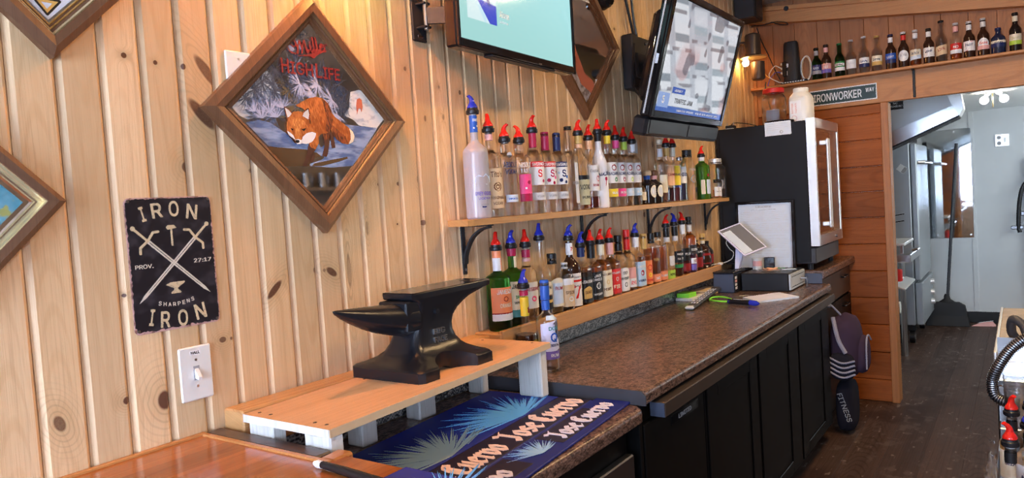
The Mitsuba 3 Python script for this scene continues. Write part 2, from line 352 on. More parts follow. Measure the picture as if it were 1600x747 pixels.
# partition at the end of the counter, with the opening to the kitchen
struct('wall_back', cat([bx(-.1, .803, YP+.02, YP+.10, 0, CEIL), bx(.803, 2.3, YP+.03, YP+.10, 1.99, CEIL), bx(2.3, XR+.1, YP, YP+.1, 0, CEIL)]), 'white_wall')
zs = [0, .147, .333, .519, .700, .880, 1.060, 1.238, 1.410, 1.577, 1.752, 1.918, 1.985]
for a, e in zip(zs[:-1], zs[1:]):
    d = RNG.uniform(-.0012, .0012)
    put('wall_back', 'plank', prism_x(Polygon([(YP+.022, a+.0008), (YP+.006+d, a+.0008), (YP+d, a+.006), (YP+d, e-.006), (YP+.006+d, e-.0008), (YP+.022, e-.0008)]), 0, .803), 'pine_orange')
put('wall_back', 'post', bx(.803, .848, YP-.012, YP+.12, 0, 1.985, .003), 'pine_post')
put('wall_back', 'header', bx(0, 2.3, YP-.010, YP+.03, 1.985, 2.172, .003), 'pine_header')
ux = [0, .145, .29, .435, .58, .725, .87, 1.015, 1.16, 1.305, 1.45, 1.595, 1.74, 1.885, 2.03, 2.175, 2.3]
for a, e in zip(ux[:-1], ux[1:]):
    put('wall_back', 'upright', bx(a+.0008, e-.0008, YP+RNG.uniform(-.001, .001), YP+.03, 2.172, CEIL, .002), 'pine_upright')
beam = Polygon([(0, 2.636), (2.3, 2.345), (2.3, 2.45), (0, 2.722)])
put('wall_back', 'beam', prism_y(beam, YP-.07, YP), 'pine_header')
put('wall_back', 'beam_cap', prism_y(Polygon([(0, 2.716), (2.3, 2.443), (2.3, 2.47), (0, 2.743)]), YP-.09, YP), 'pine_header')
put('wall_back', 'knot_hole', cyl((.265, YP-.094, 2.69), (.265, YP-.088, 2.69), .016, n=16), 'black_matte')
# corner strip between the pine wall and the partition
struct('trim_1', bx(0, .022, YP-.03, YP, 0, 2.62, .003), 'pine_header')

# kitchen behind the partition
KX = 2.7
struct('wall_kitchen', cat([bx(-.2, KX+.1, 8.55, 8.65, 0, 2.4), bx(-.2, -.1, YP+.1, 8.55, 0, 2.4), bx(KX, KX+.1, YP+.1, 5.9, 0, 2.4), bx(KX, KX+.1, 8.0, 8.55, 0, 2.4), bx(KX, KX+.1, 5.9, 8.0, 0, .9), bx(KX, KX+.1, 5.9, 8.0, 2.05, 2.4)]), 'white_wall')
put('wall_kitchen', 'seam_strip', bx(1.121, 1.165, 8.542, 8.552, .11, 2.1, .003), 'white_wall')
w = struct('window_3')
put(w, 'frame', cat([bx(KX-.02, KX+.06, 5.9, 8.0, .9, .95), bx(KX-.02, KX+.06, 5.9, 8.0, 2.0, 2.05), bx(KX-.02, KX+.06, 5.9, 5.95, .95, 2.0), bx(KX-.02, KX+.06, 7.95, 8.0, .95, 2.0), bx(KX-.02, KX+.06, 6.93, 6.97, .95, 2.0)]), 'white_plastic')
put(w, 'pane', onto(flat(sbox(0, 0, 2.0, 1.05), .004), (KX+.03, 5.95, .95), (0, 1, 0), (0, 0, 1), (-1, 0, 0)), 'white_plastic', emitter=glow(KITCHEN_WINDOW))
struct('ceiling_kitchen', prism_x(Polygon([(YP+.1, 2.22), (8.6, 2.10), (8.6, 2.2), (YP+.1, 2.34)]), -.2, KX+.1), 'white_wall')
struct('baseboard_kitchen', bx(-.1, KX, 8.535, 8.55, 0, .11, .004), 'baseboard_black')

# ceiling lamps added out of the frame to brighten the wall behind the bottles
for i, (lx, ly, lr, em) in enumerate(((1.55, 2.3, .15, ADDED_ROOM_LAMP), (1.25, 3.75, .15, ADDED_ROOM_LAMP))):
    t = thing('added_ceiling_lamp', ['added round ceiling lamp over the walkway, brightening the bottle wall', 'added round ceiling lamp close to the large television, brightening the far wall'][i], 'lamp')
    put(t, 'ring', lathe([(lr+.015, 0), (lr+.025, .004), (lr+.025, .02), (lr, .02), (lr, .004)], 32), 'white_plastic', 30, to_world=move(lx, ly, CEIL-.035))
    put(t, 'diffuser', lathe([(.001, -.001), (lr, -.001), (lr, .003), (.001, .003)], 32), 'white_plastic', to_world=move(lx, ly, CEIL-.035), emitter=glow(em))
t = thing('wall_lamp', 'warm wall lamp with a brass shade above the fox mirror', 'lamp')
put(t, 'backplate', bx(.001, .012, 1.32, 1.40, 2.36, 2.48, .004), 'dark_bronze')
put(t, 'arm', tube([(.012, 1.36, 2.44), (.10, 1.36, 2.47), (.17, 1.36, 2.43)], .008, 10), 'dark_bronze', 40)
put(t, 'shade', lathe([(.085, 0), (.088, .002), (.055, .075), (.02, .085), (.02, .078), (.052, .070)], 28), 'dark_bronze', 40, to_world=move(.17, 1.36, 2.345))
put(t, 'bulb', trimesh.creation.icosphere(2, .032), 'white_plastic', True, to_world=move(.17, 1.36, 2.338), emitter=glow(WALL_LAMP))

# ---------------------------------------------------------------- counters, bar and cabinets
def bull(xb, xf, zt, h, r):      # section of a laminate top with a rolled front edge, in (x, z)
    pts = [(xb, zt-.03), (xb, zt)]
    pts += [(xf-r+r*math.sin(t), zt-r+r*math.cos(t)) for t in np.linspace(0, math.pi/2, 7)]
    pts += [(xf, zt-h+.006), (xf-.006, zt-h), (xf-.03, zt-h), (xf-.03, zt-.03)]
    return Polygon(pts)
t = thing('main_counter', 'long brown granite-look laminate counter top on black cabinets', 'counter')
put(t, 'top', prism_y(bull(.0215, .640, .910, .042, .016), 1.912, 4.408), 'granite', 35)
put(t, 'end_cap', prism_y(Polygon([(.0, .8665), (.0, .9095), (.625, .9095), (.639, .895), (.639, .8665)]), 1.9065, 1.9118), 'charcoal', 35)
put(t, 'backsplash', bx(.0, .021, 1.93, 4.38, .91, 1.0, .003), 'granite_splash')
t = thing('low_counter', 'lower brown granite-look laminate counter top under the blue mats', 'counter')
lc = bull(.02, .640, .868, .044, .016)
body = prism_y(lc, .35, 1.875)
nose = loft([np.array([(x, y, z) for x, z in np.array(lc.exterior.coords)[:-1]*np.array([s, 1])+np.array([(1-s)*.02, 0])]) for y, s in ((1.875, 1), (1.885, .995), (1.893, .98), (1.9, .955))])
put(t, 'top', cat([body, nose]), 'granite', 35)
put(t, 'backsplash', bx(.0, .021, .972, 1.9, .8685, .949, .003), 'granite_splash')
# cabinets under the main counter
t = thing('base_cabinet', 'black base cabinets with framed doors under the long counter', 'cabinet')
put(t, 'body', cat([bx(.02, .600, 1.925, 4.40, .09, .868), bx(.02, .54, 1.94, 4.40, 0, .09)]), 'black_cabinet')
put(t, 'end_panel', bx(.0, .615, 1.905, 1.9245, 0, .866, .002), 'black_cabinet')
put(t, 'front_strip', bx(.612, .662, 1.99, 4.38, .812, .858, .003), 'dark_bronze')
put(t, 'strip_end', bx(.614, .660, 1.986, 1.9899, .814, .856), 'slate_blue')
for y0, y1 in ((1.935, 2.42), (2.43, 3.035), (3.045, 3.70), (3.71, 4.39)):
    d = put(t, 'door', bx(.600, .616, y0, y1, .10, .80, .003), 'black_cabinet')
    a, e = (y0+.09, y1-.09)
    if y0 > 2.4:
        a, e = {2.43: (2.545, 2.925), 3.045: (3.17, 3.52), 3.71: (3.84, 4.21)}[y0]
        fr = lambda q0, q1, r0, r1: bx(.6158, .622, q0, q1, r0, r1, .003)
        put(d, 'raised_frame', cat([fr(y0+.01, a, .11, .79), fr(e, y1-.01, .11, .79), fr(a, e, .735, .79), fr(a, e, .11, .17)]), 'black_cabinet')
    put(d, 'bumper', cyl((.616, y1-.05, .80), (.632, y1-.05, .80), .009, .006, 12), 'steel')
put(t, 'name_plate', bx(.6161, .6175, 2.13, 2.36, .742, .772), 'black_glossy')
put(t, 'name_plate_lettering', onto(text('LIMITED', .014, .11), (.6176, 2.245, .757), (0, 1, 0), (0, 0, 1)), 'ink_grey')
# stainless appliance under the low counter
t = thing('undercounter_cooler', 'stainless steel fronted cooler under the low counter', 'cooler')
put(t, 'body', bx(.03, .585, .9, 1.875, .05, .80), 'black_cabinet')
put(t, 'door', bx(.585, .612, 1.12, 1.868, .08, .735, .004), 'steel_dark')
put(t, 'glass', bx(.6118, .614, 1.2, 1.79, .16, .645, .002), 'black_glossy')
put(t, 'glass_frame', cat([bx(.612, .618, 1.19, 1.80, .645, .655, .001), bx(.612, .618, 1.79, 1.80, .15, .65, .001), bx(.612, .618, 1.19, 1.80, .15, .16, .001)]), 'steel')
# raised counter below the fridge
t = thing('raised_counter', 'short raised brown laminate counter under the glass-door fridge', 'counter')
put(t, 'top', prism_y(bull(.02, .610, .985, .045, .016), 4.385, 5.318), 'granite', 35)
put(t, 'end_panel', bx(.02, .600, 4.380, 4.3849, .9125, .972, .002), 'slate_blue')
put(t, 'base', cat([bx(.02, .56, 4.415, 5.318, .09, .939), bx(.02, .5, 4.43, 5.318, 0, .09)]), 'black_cabinet')
for i, (z0, z1) in enumerate(((.755, .925), (.30, .74))):
    d = put(t, 'drawer' if i == 0 else 'door', bx(.56, .578, 4.46, 5.30, z0, z1, .004), 'dark_bronze' if i == 0 else 'black_cabinet')
    put(d, 'pull', tube(spline([(.578, 5.02, z1-.05), (.598, 5.02, z1-.05), (.598, 5.14, z1-.05), (.578, 5.14, z1-.05)], 4), .005, 8), 'black_plastic', 40)

# lacquered bar top at the lower left
t = thing('bar_counter', 'glossy orange lacquered wooden bar top at the lower left corner', 'bar')
put(t, 'slab', prism_z(Polygon([(.014, -.9), (1.0, -.9), (1.0, .955), (.4375, .958), (.4375, .908), (.0145, .908)]), .955, .9985), 'bar_wood')
put(t, 'edge_strip', cat([bx(.001, .0138, -.9, .9205, .95, 1.004, .002), bx(.014, .437, .908, .921, .955, 1.003, .002)]), 'bar_edge')
solid('bar_end_board', bx(.001, .386, .9225, .9655, .93, 1.0005, .004), 'dark_strip', 'dark brown narrow board between bar top and riser legs', 'board')
solid('wood_block', turn(bx(.390, .432, .924, .985, .935, .9995, .006), 6, at=(.41, .95, 0)), 'bar_edge', 'short reddish wood block at the end of the dark board', 'block')
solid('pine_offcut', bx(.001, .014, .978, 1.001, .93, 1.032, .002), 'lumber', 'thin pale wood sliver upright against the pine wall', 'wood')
t = thing('muddler', 'black stirring stick with a pale rounded tip on the bar edge', 'stick')
put(t, 'stick', tube([(.452, .885, 1.0075), (.52, .880, 1.0075), (.72, .862, 1.0075)], [.007, .0085, .0085], 10), 'black_plastic', 40)
put(t, 'tip', tube([(.425, .888, 1.006), (.437, .887, 1.006), (.452, .885, 1.007)], [.004, .008, .0075], 10), 'ink_white', 40)

# ---------------------------------------------------------------- wood ledge and riser
t = thing('wall_ledge', 'orange wood ledge running along the pine wall behind the riser', 'ledge')
put(t, 'board', bx(.0, .075, .975, 1.925, .95, 1.043, .004), 'ledge_wood')
t = thing('riser', 'low plywood riser board on pale lumber blocks holding the anvil', 'riser')
RZ = 1.0435
put(t, 'board', prism_z(Polygon([(.098, .962), (.385, .962), (.340, 1.880), (.062, 1.872)]), RZ-.018, RZ), 'plywood')
put(t, 'daylit_edge', prism_z(Polygon([(.0978, .9605), (.3852, .9605), (.3852, .9625), (.0978, .9625)]), RZ-.0178, RZ-.0004), 'lumber')  # whitish strip: daylight on the near end painted as a paler wood
put(t, 'front_edge', prism_z(Polygon([(.385, .9625), (.3868, .9625), (.3418, 1.880), (.340, 1.880)]), RZ-.0178, RZ-.0004), 'ink_tan')
for x0, x1, y0, y1 in ((.105, .190, .968, 1.006), (.296, .378, .968, 1.006), (.068, .128, 1.282, 1.338), (.048, .105, 1.527, 1.600), (.040, .10, 1.832, 1.868), (.245, .332, 1.832, 1.870)):
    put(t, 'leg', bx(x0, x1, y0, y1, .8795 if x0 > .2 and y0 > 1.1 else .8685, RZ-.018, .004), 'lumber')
for x, y in ((.125, .985), (.165, .985), (.315, .985), (.352, .985), (.12, 1.31), (.10, 1.85), (.29, 1.855)):
    put(t, 'screw', cyl((x, y, RZ-.001), (x, y, RZ+.0006), .0042, n=10), 'dark_bronze')
t = thing('bottle_ledge', 'thick wooden ledge on the backsplash holding the lower bottles', 'ledge')
put(t, 'board', bx(.0, .112, 1.935, 4.10, 1.0005, 1.047, .004), 'ledge_wood')
put(t, 'lip', bx(.100, .118, 1.94, 4.10, .992, 1.056, .003), 'ledge_wood')
LZ = 1.0472

# ---------------------------------------------------------------- upper shelf and its brackets
SZ = 1.437
t = thing('bottle_shelf', 'long wooden shelf on the pine wall holding the upper bottles', 'shelf')
put(t, 'board', prism_z(Polygon([(.001, 1.834), (.132, 1.775), (.138, 1.80), (.138, 4.235), (.001, 4.235)]), SZ-.020, SZ), 'shelf_wood')
for i, y in enumerate((1.905, 2.715, 3.39, 4.19)):
    b = thing('shelf_bracket', ['black curved iron shelf bracket beside the anvil end of the shelf', 'black curved iron shelf bracket, second from the anvil', 'black curved iron shelf bracket, third from the anvil', 'black curved iron shelf bracket closest to the fridge'][i], 'bracket')
    put(b, 'wall_bar', bx(.0005, .006, y-.011, y+.011, SZ-.185, SZ-.0205, .002), 'black_matte')
    put(b, 'top_bar', bx(.006, .128, y-.011, y+.011, SZ-.0255, SZ-.0203, .001), 'black_matte')
    arc = spline([(.008, SZ-.150), (.016, SZ-.110), (.046, SZ-.062), (.086, SZ-.036), (.120, SZ-.029)], 5)
    sec = []
    d = np.gradient(arc, axis=0); d /= np.linalg.norm(d, axis=1, keepdims=True); nn = np.stack([-d[:, 1], d[:, 0]], 1)
    put(b, 'brace', prism_y(Polygon(np.vstack([arc+nn*.0035, (arc-nn*.0035)[::-1]])), y-.010, y+.010), 'black_matte')
    put(b, 'screw', cyl((.005, y, SZ-.17), (.008, y, SZ-.17), .005, n=10), 'steel_dark')

# ---------------------------------------------------------------- on the pine wall
YW, ZW = (0, 1, 0), (0, 0, 1)            # right and up on the wall
def on_wall(m, x, y=0, z=0): return onto(m, (x, y, z), YW, ZW)
# metal sign
t = thing('metal_sign', 'black tin sign with crossed swords and rusty edges above the light switch', 'sign')
def rrect(x0, y0, x1, y1, r): return sbox(x0+r, y0+r, x1-r, y1-r).buffer(r, 6)
rough = np.random.RandomState(3)
pl = rrect(.785, 1.249, .985, 1.542, .012)
pts = [pl.exterior.interpolate(i/260, normalized=True) for i in range(260)]
c0 = np.array([.885, 1.395])
inner = []
for i, q in enumerate(pts):
    v = np.array([q.x, q.y]); d = v-c0; low = v[1] < 1.262
    inner.append(v-d/np.linalg.norm(d)*(.0022+.0035*rough.rand()**2+(.003*rough.rand() if low else 0)))
put(t, 'plate', on_wall(flat(pl, .0016), .001), 'sign_rust')
put(t, 'field', on_wall(flat(Polygon(inner).buffer(0), .0005), .0027), 'sign_black')
g = 'sign_gold'; XS = .00325
def letters(par, items, x, mat, name='letter', d=.0007):
    for s, yc, zc, h, w, rot in items:
        put(par, name, on_wall(turn(text(s, h, w, d), rot), x, yc, zc), mat)
letters(t, [('I', .8225, 1.5065, .031, .010, 14), ('R', .8545, 1.5135, .031, .024, 6), ('O', .894, 1.516, .032, .023, 0), ('N', .9365, 1.5075, .032, .026, -9)], XS, g)
letters(t, [('I', .824, 1.2825, .034, .010, -12), ('R', .8535, 1.274, .034, .021, -5), ('O', .894, 1.2715, .034, .023, 0), ('N', .937, 1.280, .034, .026, 10)], XS, g)
letters(t, [('PROV.', .817, 1.394, .0085, .040, 0), ('27:17', .953, 1.396, .0085, .043, 0)], XS, 'sign_cream', 'lettering')
for i, ch in enumerate('SHARPENS'):
    a = (i-3.5)/3.5
    put(t, 'letter', on_wall(turn(text(ch, .0085, .0068, .0007), 9*a), XS, .8825+a*.038, 1.3075+.006*a*a-.003), 'sign_cream')
def sword(p, q, x):
    p, q = np.array(p), np.array(q); d = (q-p)/np.linalg.norm(q-p); n = np.array([-d[1], d[0]]); L = np.linalg.norm(q-p)
    P = lambda s, w: tuple(p+d*s+n*w)
    blade = Polygon([P(.045, .0042), P(L-.018, .0036), P(L, 0), P(L-.018, -.0036), P(.045, -.0042)])
    fuller = Polygon([P(.05, .0009), P(L-.03, .0006), P(L-.03, -.0006), P(.05, -.0009)])
    grip = Polygon([P(.008, .0026), P(.046, .0026), P(.046, -.0026), P(.008, -.0026)])
    gu = LineString([P(.050, .031), P(.042, .022), P(.045, 0), P(.042, -.022), P(.050, -.031)]).buffer(.0028)
    pom = Point(*P(.003, 0)).buffer(.0052)
    return blade.difference(fuller), unary_union([grip, gu, pom])
for i, (p, q) in enumerate((((.972, 1.480), (.800, 1.316)), ((.796, 1.479), (.965, 1.320)))):
    b, h = sword(p, q, XS)
    put(t, 'sword_blade', on_wall(flat(b, .0007), XS+.0004*i), 'sign_cream'); put(t, 'sword_hilt', on_wall(flat(h, .0007), XS+.0002+.0004*i), g)
put(t, 'hammer', on_wall(flat(unary_union([Polygon([(.872, 1.475), (.876, 1.480), (.891, 1.480), (.897, 1.473), (.891, 1.472), (.876, 1.470)]), sbox(.8818, 1.434, .8862, 1.472)]), .0007), XS), g)
put(t, 'anvil_emblem', on_wall(flat(Polygon([(.861, 1.349), (.872, 1.3535), (.905, 1.3535), (.905, 1.350), (.895, 1.344), (.888, 1.340), (.889, 1.336), (.895, 1.331), (.895, 1.328), (.872, 1.328), (.872, 1.331), (.879, 1.336), (.879, 1.340), (.872, 1.343)]), .0007), XS), g)
for y, z in ((.793, 1.535), (.977, 1.535), (.977, 1.257), (.793, 1.257)):
    put(t, 'screw', cyl((.002, y, z), (.0048, y, z), .0035, n=10), 'steel_dark')
# light switch
t = thing('light_switch', 'cream wall switch plate with a toggle below the tin sign', 'switch')
put(t, 'plate', bx(.001, .007, .8735, .9525, 1.080, 1.203, .004), 'white_plastic')
put(t, 'toggle', hull([(.006, .908, 1.130), (.006, .918, 1.130), (.006, .908, 1.154), (.006, .918, 1.154), (.020, .909, 1.127), (.020, .917, 1.127), (.022, .909, 1.134), (.022, .917, 1.134)]), 'white_plastic')
put(t, 'toggle_slot', bx(.0068, .0075, .906, .920, 1.126, 1.158), 'ink_grey')
for z in (1.112, 1.172): put(t, 'screw', cyl((.006, .913, z), (.0078, .913, z), .003, n=10), 'steel')
put(t, 'name_strip', bx(.0068, .0074, .900, .926, 1.184, 1.193), 'ink_white')
put(t, 'lettering', on_wall(text('HALL', .0062, .021, .0004), .0075, .913, 1.1885), 'ink_black')
t = thing('blank_plate', 'cream wall plate partly hidden behind the fox mirror frame', 'switch plate')
put(t, 'plate', bx(.001, .007, 1.053, 1.125, 1.778, 1.889, .004), 'white_plastic')
put(t, 'screw', cyl((.006, 1.089, 1.87), (.0078, 1.089, 1.87), .003, n=10), 'steel')

# diamond mirrors
def diamond(name, label, cy, cz, hw, hh, depth, fmat, bands, group=None):
    """Square picture frame hung on its corner; bands: list of (fraction of the half size, thickness, material)."""
    t = thing(name, label, 'mirror', group)
    C0 = np.array([cy, cz])
    corner = [np.array([0, hh]), np.array([hw, 0]), np.array([0, -hh]), np.array([-hw, 0])]
    for (f0, f1, d0, d1, dm, mat, nm) in bands:
        for i in range(4):
            a, b = corner[i], corner[(i+1) % 4]
            A, B, Cc, D = C0+a*f0, C0+b*f0, C0+b*f1, C0+a*f1
            m1, m2 = C0+a*(f0+f1)/2, C0+b*(f0+f1)/2
            P = []
            for q in (A, B, Cc, D): P.append((.001, *q))
            for q in (A, B): P.append((d0, *q))
            for q in (m1, m2): P.append((dm, *q))
            for q in (Cc, D): P.append((d1, *q))
            put(t, nm, hull(P), mat)
    return t, C0, corner
# fox mirror
t, C0, cr = diamond('fox_mirror', 'diamond-hung framed beer mirror with a red fox in snow', 1.312, 1.748, .334, .316, .03, None,
    [(1.0, .86, .020, .030, .034, 'mirror_frame', 'frame_rail'), (.86, .838, .024, .020, .023, 'trim_brown', 'gilt_band'), (.838, .815, .020, .017, .022, 'mirror_frame_dark', 'inner_rail'), (.815, .775, .017, .012, .016, 'mirror_frame', 'inner_rail')])
put(t, 'glass', on_wall(flat(Polygon([C0+a*.79 for a in cr]), .003), .006), 'mirror_glass')
XM = .0092
F = dict(
 body=[(1.2442,1.7691),(1.2677,1.7818),(1.2916,1.7928),(1.3153,1.7977),(1.3387,1.7948),(1.3544,1.7829),(1.3646,1.7629),(1.3672,1.7403),(1.3629,1.7212),(1.3516,1.7055),(1.339,1.7012),(1.322,1.6986),(1.3065,1.6849),(1.2988,1.6773),(1.2848,1.6768),(1.2767,1.6875),(1.2854,1.7062),(1.2899,1.7285),(1.2874,1.7503),(1.2659,1.7635)],
 flank=[(1.334,1.7959),(1.3544,1.7829),(1.3646,1.7629),(1.3672,1.7403),(1.3629,1.7212),(1.3514,1.7036),(1.3374,1.7086),(1.3452,1.7391),(1.3409,1.7688)],
 tail=[(1.3642,1.7591),(1.3777,1.7467),(1.399,1.7345),(1.4207,1.7221),(1.4351,1.7112),(1.4416,1.6978),(1.4348,1.6819),(1.4159,1.6742),(1.3957,1.6759),(1.3766,1.6856),(1.361,1.7021),(1.3555,1.7208)],
 tail_shade=[(1.3657,1.7251),(1.3841,1.7108),(1.4079,1.6964),(1.4161,1.6766),(1.3957,1.6759),(1.3766,1.6856),(1.361,1.7021)],
 tip=[(1.4231,1.7203),(1.4362,1.7112),(1.4421,1.6978),(1.4353,1.6819),(1.4169,1.6743),(1.4265,1.6874),(1.4283,1.705)],
 head=[(1.2191,1.737),(1.2244,1.7463),(1.2359,1.7524),(1.2494,1.7551),(1.2628,1.7542),(1.2752,1.7423),(1.2856,1.7319),(1.2888,1.7174),(1.29,1.7064),(1.2778,1.6985),(1.2633,1.6906),(1.2557,1.6813),(1.2489,1.672),(1.2399,1.671),(1.2341,1.6751),(1.2296,1.6875),(1.219,1.6907),(1.2111,1.6992),(1.2107,1.717)],
 brow=[(1.2318,1.7324),(1.2501,1.7389),(1.2673,1.7309),(1.2613,1.716),(1.2516,1.7083),(1.2491,1.6828),(1.2357,1.6823),(1.2373,1.7076),(1.2282,1.7179)],
 ear=[(1.2072,1.7653),(1.2212,1.7585),(1.2351,1.7487),(1.2243,1.7363),(1.2142,1.7307),(1.2104,1.7454)],
 eari=[(1.2099,1.7616),(1.221,1.756),(1.2297,1.7473),(1.2215,1.7389),(1.2152,1.7364),(1.2125,1.749)],
 ear_=[(1.2872,1.7664),(1.2911,1.7506),(1.2862,1.729),(1.2742,1.732),(1.259,1.7387),(1.2664,1.7544),(1.2772,1.7624)],
 eari_=[(1.284,1.7626),(1.2863,1.7484),(1.2823,1.7354),(1.2735,1.7392),(1.264,1.7434),(1.2704,1.7536)],
 cheek=[(1.2106,1.7028),(1.2198,1.6989),(1.23,1.6911),(1.2345,1.6794),(1.2238,1.6862),(1.2147,1.6915)],
 cheek_=[(1.2586,1.6886),(1.2732,1.6991),(1.2921,1.7036),(1.3047,1.6997),(1.2999,1.6884),(1.2894,1.677),(1.2704,1.6701),(1.2547,1.6714)],
 muzzle=[(1.2333,1.6805),(1.2446,1.6827),(1.2564,1.6795),(1.2509,1.6695),(1.2389,1.6691)],
 nose=[(1.2345,1.6794),(1.2466,1.6798),(1.2474,1.6748),(1.2413,1.6714),(1.2357,1.673)],
 eye=[(1.2221,1.7094),(1.2324,1.7073),(1.2264,1.7038)],
 eye_=[(1.2561,1.7085),(1.2731,1.7118),(1.2647,1.7042)],
 leg=[(1.2855,1.6842),(1.312,1.6926),(1.3116,1.674),(1.2975,1.655),(1.2821,1.64),(1.2738,1.6252),(1.2657,1.6123),(1.2525,1.6122),(1.2618,1.6287),(1.2704,1.6471),(1.2754,1.6655)],
 thigh=[(1.2859,1.6879),(1.3138,1.6964),(1.3116,1.674),(1.2986,1.6569),(1.2834,1.6621),(1.2789,1.6729)],
 leg3=[(1.2871,1.6437),(1.2968,1.6476),(1.2922,1.6291),(1.2839,1.6209),(1.2778,1.6245)],
 leg_=[(1.3301,1.7083),(1.3529,1.7093),(1.3494,1.679),(1.3415,1.6486),(1.3357,1.6379),(1.3205,1.6399),(1.3305,1.6634),(1.3317,1.6859)],
 thigh_=[(1.3257,1.7118),(1.3548,1.7132),(1.3502,1.6866),(1.3323,1.6822)],
 leg2=[(1.3534,1.7093),(1.3654,1.6966),(1.369,1.6636),(1.3564,1.6614),(1.3542,1.6829)],
 snowl=[(1.0455,1.7649),(1.0779,1.7902),(1.1156,1.8207),(1.1508,1.8552),(1.1747,1.8475),(1.2039,1.8014),(1.2018,1.7801),(1.1517,1.7795),(1.1151,1.7731),(1.1019,1.7586),(1.1082,1.7421),(1.1312,1.7334),(1.0987,1.7246),(1.0764,1.7333)],
 snowr=[(1.4086,1.7543),(1.4312,1.7752),(1.4412,1.8227),(1.4736,1.8315),(1.4997,1.8239),(1.5198,1.8056),(1.5683,1.7562),(1.5338,1.725),(1.4633,1.7294),(1.4437,1.7448)],
 ground=[(1.0922,1.7175),(1.1265,1.7262),(1.1626,1.7214),(1.2108,1.6957),(1.2347,1.6715),(1.2751,1.671),(1.3082,1.6776),(1.3209,1.6631),(1.3619,1.687),(1.3891,1.711),(1.386,1.73),(1.4369,1.7288),(1.5367,1.7259),(1.521,1.709),(1.4306,1.6145),(1.3493,1.609),(1.2831,1.6124),(1.2744,1.6178),(1.3176,1.6294),(1.3327,1.6371),(1.2912,1.6475),(1.2689,1.6543),(1.1566,1.6586),(1.134,1.6786)],
 dark=[(1.1487,1.6618),(1.1817,1.6593),(1.269,1.6562),(1.3052,1.6478),(1.3185,1.6388),(1.2897,1.6327),(1.2739,1.6123),(1.1856,1.6117)],
 log=[(1.2931,1.6198),(1.3514,1.6299),(1.4098,1.6392),(1.4119,1.6346),(1.3755,1.6245),(1.3159,1.6126),(1.2831,1.6124)],
 hunter=[(1.4628,1.803),(1.4739,1.8078),(1.4813,1.8017),(1.4826,1.7828),(1.4767,1.7673),(1.4735,1.7782),(1.4659,1.7769),(1.459,1.7607),(1.4583,1.785)],
 bush=[(1.1799,1.7714),(1.202,1.7819),(1.2445,1.7727),(1.2339,1.754),(1.2193,1.7388),(1.1973,1.7339),(1.1817,1.747)],
)
area_in = Polygon([C0+a*.77 for a in cr])
def art(nm, key, mat, lay, soft=.002):
    g = Polygon(F[key]).buffer(0)
    g = g.buffer(-soft).buffer(2*soft).buffer(-soft) if soft else g
    put(t, nm, on_wall(flat(g.intersection(area_in), .0003), XM+lay*.00035), mat)
paint('print_fur', proc(lambda p, n, uv: mix((.56, .19, .050), (.30, .075, .016), smoothstep(.25, .75, .6*fbm(p.y*60, p.z*40, 3.0)+.4*noise(p.y*420+p.z*90, p.z*120)))), .4, .4)
paint('print_fur_dark', proc(lambda p, n, uv: mix((.28, .075, .022), (.10, .030, .014), smoothstep(.3, .7, noise(p.y*380+p.z*90, p.z*110)))), .4, .4)
paint('print_fur_light', proc(lambda p, n, uv: mix((.66, .29, .085), (.50, .17, .04), smoothstep(.3, .7, noise(p.y*380, p.z*160)))), .4, .4)
paint('print_snow', proc(lambda p, n, uv: mix((.64, .68, .71), (.42, .48, .56), smoothstep(.45, .72, fbm(p.y*50, p.z*90, 1.0)))), .3, .4)
paint('print_shade', proc(lambda p, n, uv: mix((.10, .16, .34), (.30, .40, .60), smoothstep(.30, .72, fbm(p.y*24, p.z*90, 1.0)))), .3, .4)
for k_, c_ in dict(needle=(.045, .06, .10), slate=(.13, .17, .27), frost=(.40, .45, .62), twig=(.10, .06, .028), olive=(.13, .10, .05), leg=(.085, .035, .022), hunter=(.50, .15, .09), red=(.20, .015, .018)).items(): paint('print_'+k_, c_, .4, .4)
art('snow', 'snowl', 'print_snow', 0); art('snow', 'snowr', 'print_snow', 0); art('snow_shade', 'ground', 'print_shade', 1); art('bare_ground', 'dark', 'print_twig', 2); art('bush', 'bush', 'print_olive', 1, .004)
# pine sprays: curved fans of fine needles
rs = np.random.RandomState(11)
def spray(cy, cz, n, r, mat, a0=0, a1=360, lay=2, w=.0007):
    Ls = []
    for i in range(n):
        a = math.radians(rs.uniform(a0, a1)); q = r*rs.uniform(.35, 1.0); bend = rs.uniform(-.18, .18)
        e = (cy+q*math.cos(a+bend), cz+q*math.sin(a+bend)); md = (cy+.55*q*math.cos(a), cz+.55*q*math.sin(a)); nx, ny = -math.sin(a)*w, math.cos(a)*w
        Ls.append(Polygon([(cy+nx*.6, cz+ny*.6), (cy-nx*.6, cz-ny*.6), (md[0]-nx, md[1]-ny), e, (md[0]+nx, md[1]+ny)]))
    g_ = unary_union([q.buffer(0) for q in Ls]).intersection(area_in)
    put(t, 'pine_spray', on_wall(flat(g_, .0003), XM+lay*.00035), mat)
for i in range(16):
    spray(rs.uniform(1.12, 1.42), 1.80+rs.uniform(-.05, .09), 34, .055, ['print_slate', 'print_olive', 'print_needle'][i % 3], lay=2)
for cy, cz, r in ((1.148, 1.822, .055), (1.125, 1.80, .050), (1.098, 1.778, .042), (1.185, 1.80, .05), (1.245, 1.815, .05), (1.30, 1.835, .06), (1.36, 1.815, .055), (1.40, 1.775, .05), (1.19, 1.855, .05), (1.34, 1.86, .05), (1.40, 1.84, .045), (1.26, 1.915, .04), (1.24, 1.94, .035), (1.29, 1.95, .03)):
    spray(cy, cz, 44, r, 'print_needle', lay=3)
